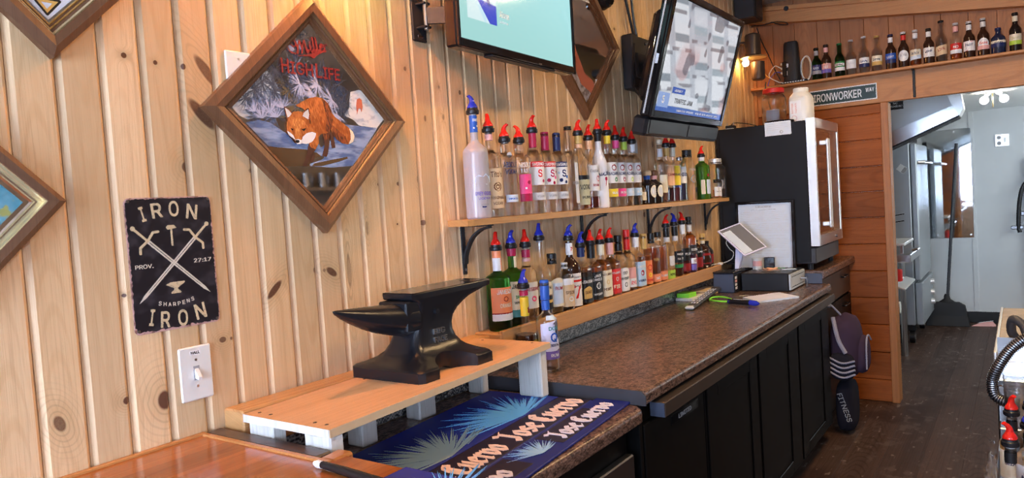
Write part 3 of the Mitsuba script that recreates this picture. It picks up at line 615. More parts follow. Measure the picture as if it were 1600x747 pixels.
for cy, cz, r in ((1.165, 1.745, .062), (1.14, 1.73, .055), (1.185, 1.735, .05), (1.205, 1.76, .045), (1.12, 1.745, .04)):
    spray(cy, cz, 46, r, 'print_needle', 20, 200, 3); spray(cy+.006, cz+.004, 46, r, 'print_slate', 10, 190, 4, .0010); spray(cy, cz, 22, r*.9, 'print_frost', 30, 180, 5, .0009)
for cy, cz, r in ((1.265, 1.828, .05), (1.325, 1.832, .055), (1.37, 1.795, .05), (1.30, 1.812, .045), (1.245, 1.925, .022), (1.275, 1.93, .018), (1.355, 1.775, .04), (1.385, 1.755, .04)):
    spray(cy, cz, 36, r, 'print_frost', 100, 330, lay=5, w=.0012)
art('hunter', 'hunter', 'print_hunter', 3, 0); art('fallen_log', 'log', 'print_twig', 3, 0)
for k_, mat, ly, nm in (('leg2', 'print_leg', 5, 'leg'), ('leg3', 'print_leg', 5, 'leg'), ('leg_', 'print_leg', 5, 'leg'), ('thigh_', 'print_fur_dark', 5.5, 'thigh'), ('tail', 'print_fur', 6, 'tail'), ('tail_shade', 'print_fur_dark', 6.6, 'tail_shade'), ('tip', 'ink_cream', 7, 'tail_tip'), ('body', 'print_fur', 7, 'body'), ('flank', 'print_fur_dark', 7.6, 'flank'), ('leg', 'print_leg', 8, 'leg'), ('thigh', 'print_fur', 8.6, 'thigh'),
                        ('ear', 'print_fur_dark', 8.4, 'ear'), ('ear_', 'print_fur_dark', 8.4, 'ear'), ('head', 'print_fur', 9, 'head'), ('brow', 'print_fur_light', 9.6, 'brow')):
    art('fox_'+nm, k_, mat, ly, .0012)
for k_, mat, ly, nm in (('cheek', 'ink_white', 10.2, 'cheek'), ('cheek_', 'ink_white', 10.2, 'cheek'), ('muzzle', 'ink_white', 10.4, 'muzzle'), ('eari', 'ink_silver_ink', 10, 'ear_lining'), ('eari_', 'ink_silver_ink', 10, 'ear_lining'), ('nose', 'ink_black', 11, 'nose'), ('eye', 'ink_black', 11, 'eye'), ('eye_', 'ink_black', 11, 'eye')):
    art('fox_'+nm, k_, mat, ly, .0006)
# lettering of the mirror: a flourish script and condensed capitals
scr = []
def stroke(pts, w): scr.append(LineString(spline([(q[0], q[1], 0) for q in pts], 6)[:, :2]).buffer(w, 4))
stroke([(.014, -.002), (-.004, .006), (-.008, .022), (.002, .034), (.016, .036), (.022, .024), (.012, .017), (.004, .022)], .0018)
stroke([(.016, .036), (.024, .014), (.020, 0)], .0030); stroke([(.021, .002), (.032, .030), (.036, .030)], .0016); stroke([(.034, .030), (.038, .012), (.035, 0)], .0030); stroke([(.036, .002), (.047, .030), (.050, .029)], .0016); stroke([(.049, .030), (.053, .010), (.055, .001), (.060, .006)], .0030)
for x0 in (.066,): stroke([(x0, .020), (x0+.002, .004), (x0+.006, .001), (x0+.009, .006)], .0026)
scr.append(Point(.067, .027).buffer(.0022))
for x0 in (.078, .089): stroke([(x0, .038), (x0+.001, .008), (x0+.004, .001), (x0+.008, .006)], .0027)
stroke([(.101, .012), (.109, .014), (.108, .021), (.102, .019), (.100, .008), (.105, .001), (.111, .006)], .0022)
stroke([(.115, .020), (.116, .001)], .0026); stroke([(.116, .013), (.122, .020), (.126, .018)], .0020)
put(t, 'script_lettering', on_wall(turn(shift(flat(unary_union(scr), .0004), 0, 0, 0), 9), XM+.0032, 1.244, 1.904), 'print_red')
put(t, 'swash', on_wall(flat(Polygon([(1.256, 1.899), (1.300, 1.909), (1.372, 1.931), (1.330, 1.910), (1.318, 1.900), (1.305, 1.904)]), .0004), XM+.0030), 'print_red')
for s, y0, y1, z, h in (('H', 1.209, 1.233, 1.870, .036), ('IGH', 1.237, 1.311, 1.867, .031), ('L', 1.320, 1.341, 1.868, .036), ('IFE', 1.345, 1.404, 1.865, .031)):
    put(t, 'lettering', on_wall(text(s, h, y1-y0, .0004, True), XM+.0032, (y0+y1)/2, z), 'print_red')

# mirror above, at the top left: silver ground with gilt print
t, C0, cr = diamond('small_mirror', 'diamond-hung dark framed mirror at the top left corner of the wall', .669, 2.17, .352, .352, .03, None,
    [(1.0, .885, .018, .030, .034, 'mirror_frame_dark', 'frame_rail'), (.885, .865, .026, .022, .027, 'brass_pale', 'gilt_band'), (.865, .847, .020, .016, .018, 'mirror_frame_dark', 'inner_rail'), (.847, .832, .015, .013, .016, 'gold_trim', 'gilt_bead'), (.832, .818, .012, .011, .012, 'mirror_frame_dark', 'inner_bead'), (.818, .803, .0115, .0105, .013, 'gold_trim', 'bevel')])
put(t, 'glass', on_wall(flat(Polygon([C0+a*.83 for a in cr]), .003), .006), 'mirror_glass')
put(t, 'field', on_wall(flat(Polygon([C0+a*.787 for a in cr]), .001), .0092), 'ink_pale_blue')
tri = Polygon([(.646, 1.932), (.692, 1.932), (.668, 1.904)])
put(t, 'emblem', on_wall(flat(tri.buffer(.003).difference(tri.buffer(-.004)), .0005), .0103), 'ink_black'); put(t, 'emblem_gilt', on_wall(flat(tri.buffer(-.001).difference(tri.buffer(-.006)), .0006), .0103), 'ink_gold')
for i in range(5):
    put(t, 'print_bar', on_wall(flat(Polygon([(.636+i*.014, 1.943), (.645+i*.014, 1.943), (.643+i*.014, 1.99), (.634+i*.014, 1.99)]), .0006), .0103), 'ink_gold' if i % 2 else 'ink_black')
# mirror at the left edge
t, C0, cr = diamond('framed_mirror', 'diamond-hung brown framed mirror cut by the left picture edge', .342, 1.540, .326, .326, .03, None,
    [(1.0, .885, .018, .030, .034, 'mirror_frame_dark', 'frame_rail'), (.885, .870, .026, .021, .025, 'brass_pale', 'gilt_band'), (.870, .855, .018, .013, .016, 'brass_pale', 'inner_rail'), (.838, .808, .0105, .0098, .0125, 'mirror_glass', 'bevel')])
put(t, 'glass', on_wall(flat(Polygon([C0+a*.86 for a in cr]), .003), .006), 'mirror_glass')
paint('print_scene', proc(lambda p, n, uv: mix(mix((.05, .24, .34), (.22, .45, .55), fbm(p.y*60, p.z*60, 2.0)), (.35, .36, .12), smoothstep(.5, .62, fbm(p.y*38+4, p.z*46, 5.0)))), .3, .4)
put(t, 'picture', on_wall(flat(Polygon([C0+a*.775 for a in cr]), .001), .0092), 'print_scene')
# mirror behind the small television
t, C0, cr = diamond('diamond_mirror', 'diamond-hung brown framed mirror half hidden behind the smaller television', 2.795, 2.165, .347, .342, .03, None,
    [(1.0, .86, .020, .030, .034, 'mirror_frame', 'frame_rail'), (.86, .82, .020, .014, .018, 'mirror_frame', 'inner_rail')])
put(t, 'glass', on_wall(flat(Polygon([C0+a*.83 for a in cr]), .003), .006), 'mirror_glass')
gr = Polygon([(2.60, 2.08), (2.70, 1.93), (2.795, 1.885), (2.90, 1.985), (2.80, 2.02), (2.74, 2.09), (2.66, 2.2)])
paint('print_rock', proc(lambda p, n, uv: mix((.20, .16, .15), (.46, .42, .44), smoothstep(.35, .65, fbm(p.y*60, p.z*60, 2.0)))), .35, .4)
put(t, 'picture', on_wall(flat(gr, .0005), .0092), 'print_rock')
put(t, 'branch', on_wall(flat(LineString([(2.66, 2.22), (2.72, 2.10), (2.79, 2.0), (2.86, 1.975)]).buffer(.03), .0005), .0098), 'print_hunter')
put(t, 'sky_print', on_wall(flat(Polygon([C0+np.array([0, .342*.8]), C0+np.array([.10, .175]), C0+np.array([-.10, .175])]), .0005), .0092), 'ink_silver_ink')
put(t, 'sticker', on_wall(flat(sbox(2.905, 1.975, 2.935, 2.01), .0005), .0099), 'ink_white')
# small paper tag on the wall behind the bottles
t = thing('paper_note', 'small white paper note with a sketch pinned behind the upper bottles', 'note')
put(t, 'paper', bx(.001, .002, 3.205, 3.315, 1.690, 1.755), 'blue_cast_paper')
put(t, 'drawing', on_wall(flat(unary_union([LineString([(3.23, 1.70), (3.25, 1.73), (3.27, 1.705), (3.29, 1.735)]).buffer(.002), Point(3.262, 1.722).buffer(.012).difference(Point(3.262, 1.722).buffer(.009))]), .0004), .0021), 'ink_grey')

# ---------------------------------------------------------------- televisions
def tvpic1(p, n, uv):
    u, v = uv.x, uv.y
    base = mix((.33, .62, .60), (.40, .74, .76), smoothstep(0, 1, v*.7+.3*u))
    inb = smoothstep(.062, .067, u)*(1-smoothstep(.285, .290, u))*smoothstep(.165, .17, v)*(1-smoothstep(.60, .61, v))
    pic = mix((.62, .78, .80), (.45, .72, .86), smoothstep(.25, .5, v))
    boat = smoothstep(-.004, .004, (u-.135)*1.0-(.34-v)*.62*.9)*(1-smoothstep(.335, .345, v+.12*(u-.12)))
    pic = mix(pic, (.045, .075, .52), boat)
    side = smoothstep(-.004, .004, (u-.118)-(.345-v)*.42)*(1-boat)*(1-smoothstep(.33, .34, v))*(1-smoothstep(.20, .21, u))
    pic = mix(pic, (.50, .72, .82), side)
    man = (1-smoothstep(.009, .013, dr.abs(u-.234+.01*dr.sin(v*40))))*smoothstep(.30, .31, v)
    pic = mix(pic, (.05, .08, .30), man)
    pic = mix(pic, (.10, .16, .40), .5*smoothstep(.72, .8, noise(u*60, v*25))*smoothstep(.30, .33, v)*(1-smoothstep(.40, .48, v)))
    return mix(base, pic, inb)*TV1_GAIN
TV1_GAIN = .92
def tvpic2(p, n, uv):
    u, v = uv.x, uv.y
    a = u*.88+v*.30; b = v*1.0-u*.12
    base = mix((.42, .45, .52), (.60, .63, .70), fbm(a*6, b*4, 1.0))
    cu = dr.floor(a*4.2); rowv = b*3.1+.55*cell_rand(cu, 5.0); cv = dr.floor(rowv)
    fu, fv = a*4.2-cu, rowv-cv; r = cell_rand(cu, cv, 2.0)
    cu2 = smoothstep(.10, .2, fu)*(1-smoothstep(.82, .92, fu))
    roof = cu2*smoothstep(.42, .5, fv)*(1-smoothstep(.86, .93, fv)); wind = cu2*smoothstep(.18, .24, fv)*(1-smoothstep(.40, .46, fv)); gap = smoothstep(.93, .97, fv)+1-smoothstep(.03, .08, fv)
    col = mix((.50, .53, .60), (.80, .83, .88), r)
    body = mix(base, col, cu2)
    body = mix(body, mix((.24, .28, .33), (.45, .52, .58), cell_rand(cu, cv, 4.0)), wind)
    body = mix(body, mi.Color3f(.78, .80, .86), roof*.6)
    body = mix(body, mi.Color3f(.16, .14, .17), dr.clip(gap, 0, 1)*.75*smoothstep(.35, .6, noise(u*14, v*14)))
    body = mix(body, mi.Color3f(.62, .24, .22), .42*smoothstep(.66, .80, noise(u*7+3.1, v*6+1.7))*(1-smoothstep(.5, .7, v)))
    body = mix(body, mi.Color3f(.10, .09, .12), .7*smoothstep(.76, .82, noise(u*13+1, v*10)))
    bar = (1-smoothstep(.055, .06, v)); body = mix(body, mi.Color3f(.05, .13, .48), bar)
    pan = smoothstep(.185, .19, u)*(1-smoothstep(.56, .565, u))*smoothstep(.06, .065, v)*(1-smoothstep(.17, .175, v))
    body = mix(body, mi.Color3f(.72, .76, .84), pan)
    tag = smoothstep(.185, .19, u)*(1-smoothstep(.36, .365, u))*smoothstep(.18, .183, v)*(1-smoothstep(.235, .24, v))
    body = mix(body, mi.Color3f(.03, .09, .44), tag)
    logo = smoothstep(.02, .025, u)*(1-smoothstep(.165, .17, u))*smoothstep(.035, .04, v)*(1-smoothstep(.17, .175, v))
    body = mix(body, mi.Color3f(.30, .42, .75), logo)
    return body*TV2_GAIN
TV2_GAIN = .68
def quad(o, X, Y, w, h, nx=1, ny=1):
    X, Y, o = map(lambda q: np.asarray(q, float), (X, Y, o))
    V = np.array([o+X*w*i/nx+Y*h*j/ny for j in range(ny+1) for i in range(nx+1)]); UV = np.array([(i/nx, j/ny) for j in range(ny+1) for i in range(nx+1)])
    Fc = []
    for j in range(ny):
        for i in range(nx):
            a = j*(nx+1)+i; Fc += [(a, a+1, a+nx+2), (a, a+nx+2, a+nx+1)]
    return trimesh.Trimesh(V, Fc, process=False), UV
def slab(o, X, Y, N, w0, w1, h0, h1, d0, d1, b=.004):
    m = bx(w0, w1, h0, h1, d0, d1, b); return onto(m, o, X, Y, N)
def television(name, label, o, X, Y, w, h, bez, pic, depth, chin, cat_='television'):
    X, Y = np.array(X, float), np.array(Y, float); X /= np.linalg.norm(X); Y = Y-X*(X@Y); Y /= np.linalg.norm(Y); N = np.cross(X, Y)
    t = thing(name, label, cat_)
    o = np.asarray(o, float)
    put(t, 'case', cat([slab(o, X, Y, N, -bez, w+bez, -chin, h+bez, -.045, -.001, .006), slab(o, X, Y, N, .06, w-.06, .03, h-.05, -depth, -.04, .02)]), 'black_glossy')
    put(t, 'bezel', cat([slab(o, X, Y, N, -bez, 0, -chin, h+bez, -.003, .008, .003), slab(o, X, Y, N, w, w+bez, -chin, h+bez, -.003, .008, .003), slab(o, X, Y, N, 0, w, h, h+bez, -.003, .008, .003), slab(o, X, Y, N, 0, w, -chin, 0, -.003, .008, .003)]), 'black_glossy')
    m, UV = quad(o+N*.001, X, Y, w, h)
    put(t, 'screen', m, 'black_glossy', uv=UV, emitter={'type': 'area', 'radiance': proc(pic)})
    return t, o, X, Y, N
Z1 = 1.943
t, o, X, Y, N = television('small_television', 'smaller black wall television with a pale teal screen over the bottles', (.2195, 1.687, Z1+.030), (-.030, .728, 0), (.01, 0, 1), .704, .396, .012, tvpic1, .075, .026)
put(t, 'lettering', onto(text('Alone', .020, .055, .0006), o+X*.246+Y*.107+N*.0015, X, Y), 'ink_white')
put(t, 'lettering', onto(text('SEASON ONE', .006, .05, .0006, False), o+X*.243+Y*.082+N*.0015, X, Y), 'ink_white')
put(t, 'badge', slab(o, X, Y, N, .44, .458, -.024, -.020, .008, .010, .0008), 'steel')
put(t, 'sensor_bar', slab(o, X, Y, N, .16, .56, -.034, -.026, -.03, .004, .003), 'black_plastic')
t = thing('wall_mount_arm', 'black steel swing arm holding the smaller television', 'wall mount')
put(t, 'wall_plate', bx(.001, .010, 1.722, 1.786, 2.008, 2.36, .003), 'black_matte')
put(t, 'slot', bx(.0095, .0108, 1.742, 1.766, 2.020, 2.028, .003), 'steel'); put(t, 'slot', bx(.0095, .0108, 1.742, 1.766, 2.19, 2.198, .003), 'steel')
put(t, 'bracket', cat([bx(.009, .045, 1.738, 1.772, 2.045, 2.052, .002), bx(.009, .045, 1.738, 1.772, 2.118, 2.125, .002)]), 'black_matte')
put(t, 'pivot', cyl((.037, 1.755, 2.040), (.037, 1.755, 2.130), .009, n=14), 'steel')
put(t, 'arm', hull([(.037, 1.748, 2.058), (.037, 1.764, 2.058), (.037, 1.748, 2.108), (.037, 1.764, 2.108), (.150, 1.80, 2.050), (.150, 1.816, 2.050), (.150, 1.80, 2.100), (.150, 1.816, 2.100)]), 'black_matte')
t, o, X, Y, N = television('large_television', 'larger black television tilted down beside the fridge, showing traffic', (.306, 2.836, 1.831), (-.003, .819, .004), (.278, 0, .959), .819, .461, .030, tvpic2, .12, .030)
put(t, 'speaker_bar', slab(o, X, Y, N, -.02, .86, -.112, -.030, -.075, -.006, .012), 'black_plastic')
put(t, 'speaker_grille', cat([slab(o, X, Y, N, .005, .40, -.100, -.038, -.010, -.003, .006), slab(o, X, Y, N, .44, .84, -.100, -.038, -.010, -.003, .006)]), 'black_plastic')
put(t, 'side_trim', slab(o, X, Y, N, -.034, -.030, -.02, .48, -.03, -.022, .001), 'grey_panel')
put(t, 'side_label', slab(o, X, Y, N, -.0345, -.030, .185, .225, -.020, -.008, .0005), 'blue_cast_paper')
put(t, 'under_label', slab(o, X, Y, N, .14, .42, -.1135, -.110, -.06, -.02, .0005), 'blue_cast_paper')
for s, u, v, h, w, mt in (('TRAFFIC JAM', .300, .053, .020, .21, 'ink_black'), ('JERSEY', .222, .096, .010, .09, 'ink_white'), ('MASS PIKE  65 E OF EXIT 10', .50, .013, .008, .52, 'ink_white'), ('5', .075, .050, .030, .022, 'ink_white')):
    put(t, 'lettering', onto(text(s, h, w, .0006), o+X*u+Y*v+N*.0016, X, Y), mt)
t = thing('television_mount', 'black wall mount and power box behind the tilted television', 'wall mount')
put(t, 'wall_box', cat([bx(.001, .06, 3.20, 3.27, 1.99, 2.25, .006), bx(.001, .05, 3.27, 3.50, 2.16, 2.25, .006), bx(.001, .05, 3.27, 3.50, 1.99, 2.07, .006)]), 'black_matte')
put(t, 'arm', cat([tube([(.05, 3.30, 2.10), (.16, 3.26, 2.10), (.205, 3.255, 2.10)], .022, 10), bx(.05, .075, 3.22, 3.48, 2.04, 2.16, .004)]), 'black_matte')
for pts in ([(.03, 3.18, 2.50), (.03, 3.24, 2.36), (.03, 3.30, 2.20), (.04, 3.25, 2.10)], [(.03, 3.28, 2.50), (.03, 3.29, 2.36), (.035, 3.31, 2.24)], [(.06, 3.22, 2.20), (.09, 3.13, 2.08), (.08, 3.14, 1.99), (.05, 3.30, 1.965), (.05, 3.42, 1.99)], [(.05, 3.36, 2.22), (.09, 3.50, 2.30), (.12, 3.6, 2.34)]):
    put(t, 'cable', tube(spline(pts, 6), .007, 8), 'black_plastic', 40)
t = thing('wall_camera', 'round black camera dome on the wall at the top edge', 'camera')
put(t, 'dome', lathe([(.0, 0), (.055, 0), (.06, .02), (.05, .05), (.02, .066), (0, .068)], 20), 'black_plastic', 40, to_world=T().translate([0.002, 2.99, 2.385]).rotate([0, 1, 0], 90))
put(t, 'lens', cyl((.06, 2.99, 2.36), (.072, 2.99, 2.355), .016, n=14), 'black_glossy')

# ---------------------------------------------------------------- anvil
t = thing('anvil', 'black cast iron anvil with its horn to the left on the riser', 'anvil')
AX = .190
def rrow(z, hx, y0, y1, r):
    P = rrect(AX-hx, y0, AX+hx, y1, r).exterior
    return np.array([(*P.interpolate(i/48, normalized=True).coords[0], z) for i in range(48)])
sec = [(0, .130, 1.315, 1.622, .012), (.026, .130, 1.315, 1.622, .012), (.032, .124, 1.321, 1.616, .012), (.038, .105, 1.336, 1.604, .014), (.048, .080, 1.358, 1.586, .016), (.062, .063, 1.374, 1.570, .018), (.080, .054, 1.386, 1.558, .018), (.100, .050, 1.396, 1.551, .018), (.118, .049, 1.402, 1.550, .016), (.138, .049, 1.406, 1.557, .014),
       (.157, .051, 1.408, 1.575, .012), (.173, .053, 1.407, 1.602, .010), (.186, .055, 1.404, 1.640, .008), (.194, .056, 1.397, 1.678, .006), (.199, .057, 1.388, 1.706, .005), (.202, .057, 1.384, 1.718, .004), (.2145, .057, 1.382, 1.721, .004), (.2165, .0555, 1.3835, 1.7195, .004)]
body = loft([rrow(RZ+z, h, a, b, r) for z, h, a, b, r in sec])
Mf = lambda m: manifold3d.Manifold(manifold3d.Mesh(np.asarray(m.vertices, np.float32), np.asarray(m.faces, np.uint32)))
B = Mf(body)
for s in (-1, 1):     # waisted feet
    c = manifold3d.Manifold.cylinder(.065, .084, .080, 40).scale((.9, 1.0, 1.0)).translate((AX+s*.148, 1.4635, RZ-.01)); B = B-c
c = manifold3d.Manifold.cylinder(.4, .045, .045, 40).rotate((0, 90, 0)).translate((AX-.2, 1.4635, RZ-.034)); B = B-c
put(t, 'body', B, 'cast_iron', 35)
hr = []
for y, r, zc in ((1.412, .047, .150), (1.385, .047, .150), (1.372, .045, .151), (1.34, .042, .156), (1.30, .037, .163), (1.26, .030, .172), (1.22, .021, .183), (1.19, .013, .192), (1.168, .0055, .2), (1.163, .0018, .203)):
    a = np.arange(32)/32*2*math.pi
    x = AX+r*1.15*np.cos(a); z = RZ+zc+r*np.where(np.sin(a) > 0, .93, 1.0)*np.sign(np.sin(a))*np.abs(np.sin(a))**.9
    hr.append(np.stack([x, np.full(32, y), z], 1))
put(t, 'horn', loft(hr), 'cast_iron', 50)
put(t, 'step_block', bx(AX-.050, AX+.050, 1.360, 1.415, RZ+.118, RZ+.1975, .004), 'cast_iron')
put(t, 'face_plate', bx(AX-.056, AX+.056, 1.384, 1.719, RZ+.2160, RZ+.2182, .001), 'black_glossy')
put(t, 'hardy_hole', bx(AX-.012, AX+.012, 1.655, 1.679, RZ+.2178, RZ+.2188, .001), 'black_matte')
put(t, 'pritchel_hole', cyl((AX+.02, 1.64, RZ+.2178), (AX+.02, 1.64, RZ+.2188), .005, n=12), 'black_matte')
put(t, 'boss', cyl((AX+.05, 1.472, RZ+.158), (AX+.060, 1.472, RZ+.158), .008, n=14), 'cast_iron', 40)
for s, z in (('BIG', .104), ('FACE', .082)):
    put(t, 'raised_lettering', onto(text(s, .014, .046 if s == 'BIG' else .052, .006), (AX+(.0475 if s == 'BIG' else .0510), 1.482, RZ+z), (0, 1, 0), (0, 0, 1)), 'steel')

# ---------------------------------------------------------------- bar mats
def nub(p, n, uv): return mi.Float(.0011*dr.square(dr.sin(p.x*785)*dr.sin(p.y*785)))
M('mat_nubs', {'type': 'bumpmap', 'arbitrary': proc(nub, 2e-4), 'scale': 1.0, 'bsdf': {'type': 'principled', 'base_color': {'type': 'rgb', 'value': [.010, .024, .24]}, 'roughness': .45, 'specular': .4}})
# pen-nib blackletter: strokes given as polylines on a 0..1 high grid, swept with a slanted nib
BL = {'J': ([[(.15, .18), (.30, .02), (.46, .16), (.46, .95), (.20, .86), (.02, .98)], [(.46, .95), (.70, 1.04)]], .78), 'o': ([[(.12, .10), (.12, .52), (.34, .68), (.52, .50), (.52, .14), (.32, 0), (.12, .12)]], .66),
      's': ([[(.06, .10), (.26, 0), (.48, .16), (.48, .28), (.14, .42), (.14, .56), (.32, .68), (.54, .56)]], .62), 'e': ([[(.14, .30), (.48, .44), (.48, .54), (.32, .68), (.13, .50), (.13, .14), (.30, 0), (.52, .14)]], .62),
      'C': ([[(.74, .82), (.56, 1.0), (.30, .92), (.14, .66), (.14, .28), (.34, .02), (.60, 0), (.80, .18)], [(.42, .80), (.42, .20)]], .90), 'u': ([[(.04, .56), (.16, .68), (.16, .14), (.30, 0), (.50, .16)], [(.50, .68), (.50, .10), (.62, 0)]], .70),
      'r': ([[(.04, .56), (.16, .68), (.16, .02), (.26, .0)], [(.16, .52), (.36, .68), (.50, .58)]], .54), 'v': ([[(.04, .58), (.16, .68), (.16, .16), (.32, 0), (.54, .22), (.54, .52), (.40, .68)]], .68), 'a': ([[(.50, .66), (.28, .68), (.12, .50), (.12, .12), (.28, 0), (.48, .16)], [(.50, .68), (.50, .10), (.62, 0)]], .70)}
def blackletter(s, h, w):
    X, G = 0.0, []
    for ch in s:
        if ch == ' ': X += .30; continue
        strokes, adv = BL[ch]
        for st in strokes:
            for a, b in zip(st[:-1], st[1:]):
                a, b = np.array(a)+(X, 0), np.array(b)+(X, 0); nib = np.array([.118, .060])
                G.append(MultiPolygon([]) if np.allclose(a, b) else Polygon(np.vstack([a-nib, a+nib, b+nib, b-nib])).convex_hull.buffer(.014))
        X += adv
    g = unary_union(G); x0, y0, x1, y1 = g.bounds
    g = affinity.scale(affinity.translate(g, -x0, 0), w/(x1-x0), h, origin=(0, 0))
    return g
def mat_text(par, s, y0, y1, xb, h, z, mat):      # reads along +y, tops toward the wall
    put(par, 'lettering', R(onto(flat(blackletter(s, h, y1-y0), .0012), (xb, y0, z), (0, 1, 0), (-1, 0, 0))), mat)
rs2 = np.random.RandomState(5)
def agave(par, x, y, r, z, mat, a0=100, a1=262, n=34, fl=1.0):
    """Half rosette of pointed leaves fanned toward the wall (-x)."""
    G = []
    for i in range(n):
        a = math.radians(a0+(a1-a0)*(i+.5)/n+rs2.uniform(-3, 3)); q = r*rs2.uniform(.62, 1.0)*(1.0+.45*abs(math.sin(a)))
        d = np.array([math.cos(a), -math.sin(a)]); nn = np.array([-d[1], d[0]]); b = np.array([x, y])+d*r*.10*rs2.rand()
        w = r*.021
        G.append(Polygon([b-nn*w*.5, b+d*q*.45-nn*w, b+d*q, b+d*q*.45+nn*w, b+nn*w*.5]))
        if i % 2: 
            w2 = r*.006; G.append(Polygon([b+d*q*.3-nn*w*2.2, b+d*q*.9-nn*w*1.2, b+d*q*.9-nn*w*1.2+nn*w2, b+d*q*.3-nn*w*2.2+nn*w2*2]))
    m = prism_z(unary_union(G), z, z+.0009); put(par, 'agave_print', m if par == 'service_mat' else R(m), mat)
MZ = .8685
R = lambda m: turn(m, 4.6, at=(.29, 1.86, 0))
t = thing('bar_mat', 'wide blue rubber bar mat with large agave prints under the riser', 'bar mat')
put(t, 'base', R(bx(.108, .478, 1.04, 1.866, MZ, MZ+.008, .002)), 'mat_blue')
put(t, 'nub_field', R(bx(.114, .366, 1.05, 1.860, MZ+.0075, MZ+.0105, .001)), 'mat_nubs')
put(t, 'lettering_band', R(bx(.368, .474, 1.05, 1.860, MZ+.0075, MZ+.0095, .001)), 'mat_dark')
agave(t, .360, 1.655, .185, MZ+.0104, 'mat_sky', n=52); agave(t, .360, 1.300, .185, MZ+.0104, 'mat_steel', n=52)
mat_text(t, 'Jose Cuervo', 1.448, 1.852, .462, .082, MZ+.0095, 'mat_pink'); mat_text(t, 'Jose Cuervo', 1.055, 1.414, .462, .082, MZ+.0095, 'mat_pink')
t = thing('rail_mat', 'narrow dark blue rubber rail mat along the low counter front edge', 'bar mat')
put(t, 'base', R(bx(.4785, .592, 1.04, 1.903, MZ, MZ+.007, .002)), 'mat_blue')
for y0, y1 in ((1.49, 1.78), (1.06, 1.335)):
    put(t, 'nub_field', R(bx(.486, .568, y0, y1, MZ+.0065, MZ+.0085, .001)), 'mat_dark')
for y0, s_, w_ in ((1.510, 'Jose Cuervo', .335), (1.062, 'Cuervo', .208)):
    put(t, 'lettering', R(onto(flat(blackletter(s_, .062, w_), .0012), (.560, y0, MZ+.0087), (0, 1, 0), (-1, 0, 0))), 'mat_lilac')
agave(t, .558, 1.405, .075, MZ+.0084, 'mat_pale', 120, 268, n=34)
t = thing('service_mat', 'blue rubber service mat lying on the bar top at the bottom edge', 'bar mat')
put(t, 'base', bx(.606, .93, .50, .950, .9987, 1.0065, .002), 'mat_blue'); put(t, 'nub_field', bx(.612, .924, .51, .944, 1.006, 1.0085, .001), 'mat_nubs')
agave(t, .78, .86, .12, 1.0084, 'mat_sky')

# ---------------------------------------------------------------- bottles
def _spout():
    base = lathe([(.0145, 0), (.0150, .004), (.0125, .012), (.0090, .020), (.0070, .026)], 20)
    beak = tube([(0, 0, .022), (0, 0, .030), (.0015, 0, .038), (.0055, 0, .046), (.011, 0, .0515)], [.0078, .0071, .0064, .0058, .0052], 14)
    tip = tube([(.0106, 0, .0512), (.0122, 0, .0527)], [.0058, .0058], 12)
    vent = tube([(-.0062, 0, .012), (-.0062, 0, .024)], .0014, 6)
    return cat([base, beak, tip, vent])
_sp = _spout(); _sp.apply_scale((1.18, 1.18, .80))
SPOUT = mikit.ply(_sp, None, 40)
COLLAR = mikit.ply(lathe([(.0125, 0), (.0200, .001), (.0215, .004), (.0215, .013), (.0185, .0155), (.0180, .0205), (.0125, .022)], 22), None, 35)
CORKRING = mikit.ply(lathe([(.0105, -.006), (.0118, -.005), (.0118, -.001), (.0105, 0)], 18), None, 35)
def closure(k, kind, col, x, y, z, rot, rn, h):
    if kind == 'spout':
        c = put(k, 'spout_collar', COLLAR, 'black_plastic', to_world=move(x, y, z-.002))
        put(c, 'seal', CORKRING, 'ink_grey', to_world=move(x, y, z-.001))
        put(k, 'pour_spout', SPOUT, 'spout_'+col, to_world=move(x, y, z+.0190, rot))
    elif kind == 'cap':
        r = rn+.0022
        put(k, 'cap', shift(lathe([(r-.001, 0), (r, .001), (r, h-.003), (r-.0015, h), (0, h)], 20), x, y, z), col, 35)
        put(k, 'cap_ring', shift(lathe([(r, 0), (r+.0007, .001), (r+.0007, .003), (r, .004)], 20), x, y, z-.004), col, 35)
    elif kind == 'knob':
        put(k, 'stopper', shift(lathe([(rn*.8, 0), (rn*1.45, .001), (rn*1.6, h*.35), (rn*1.5, h*.8), (rn*1.0, h), (0, h)], 22), x, y, z), col, 40)
def sheet(rf, z0, z1, a0, a1, off, th=.0005, n=20, shape=None):
    """A thin label that follows the bottle; shape(u) in 0..1 gives extra trimming (z0, z1) for oval or notched labels."""
    A = np.linspace(a0, a1, n); V = []
    for d in (off, off+th):
        for i, a in enumerate(A):
            lo, hi = (z0, z1) if shape is None else shape(i/(n-1))
            for z in (lo, hi):
                r = rf(a, z)+d; V.append((r*math.cos(a), r*math.sin(a), z))
    V = np.array(V); F = []; m = 2*n
    for i in range(n-1):
        a, b, c, d = 2*i, 2*i+1, 2*i+3, 2*i+2
        F += [(m+a, m+d, m+c), (m+a, m+c, m+b), (a, b, c), (a, c, d), (b, m+b, m+c), (b, m+c, c), (a, d, m+d), (a, m+d, m+a)]
    F += [(0, m, m+1), (0, m+1, 1), (2*n-2, 2*n-1, m+2*n-1), (2*n-2, m+2*n-1, m+2*n-2)]
    return trimesh.Trimesh(V, F, process=False)
def wrap(m, rf, face, zc, off):
    v = m.vertices; m = m.copy()
    a = face+v[:, 0]/rf(face, zc)
    r = np.array([rf(q, zc) for q in a])+off+v[:, 2]
    m.vertices = np.stack([r*np.cos(a), r*np.sin(a), zc+v[:, 1]], 1); return m
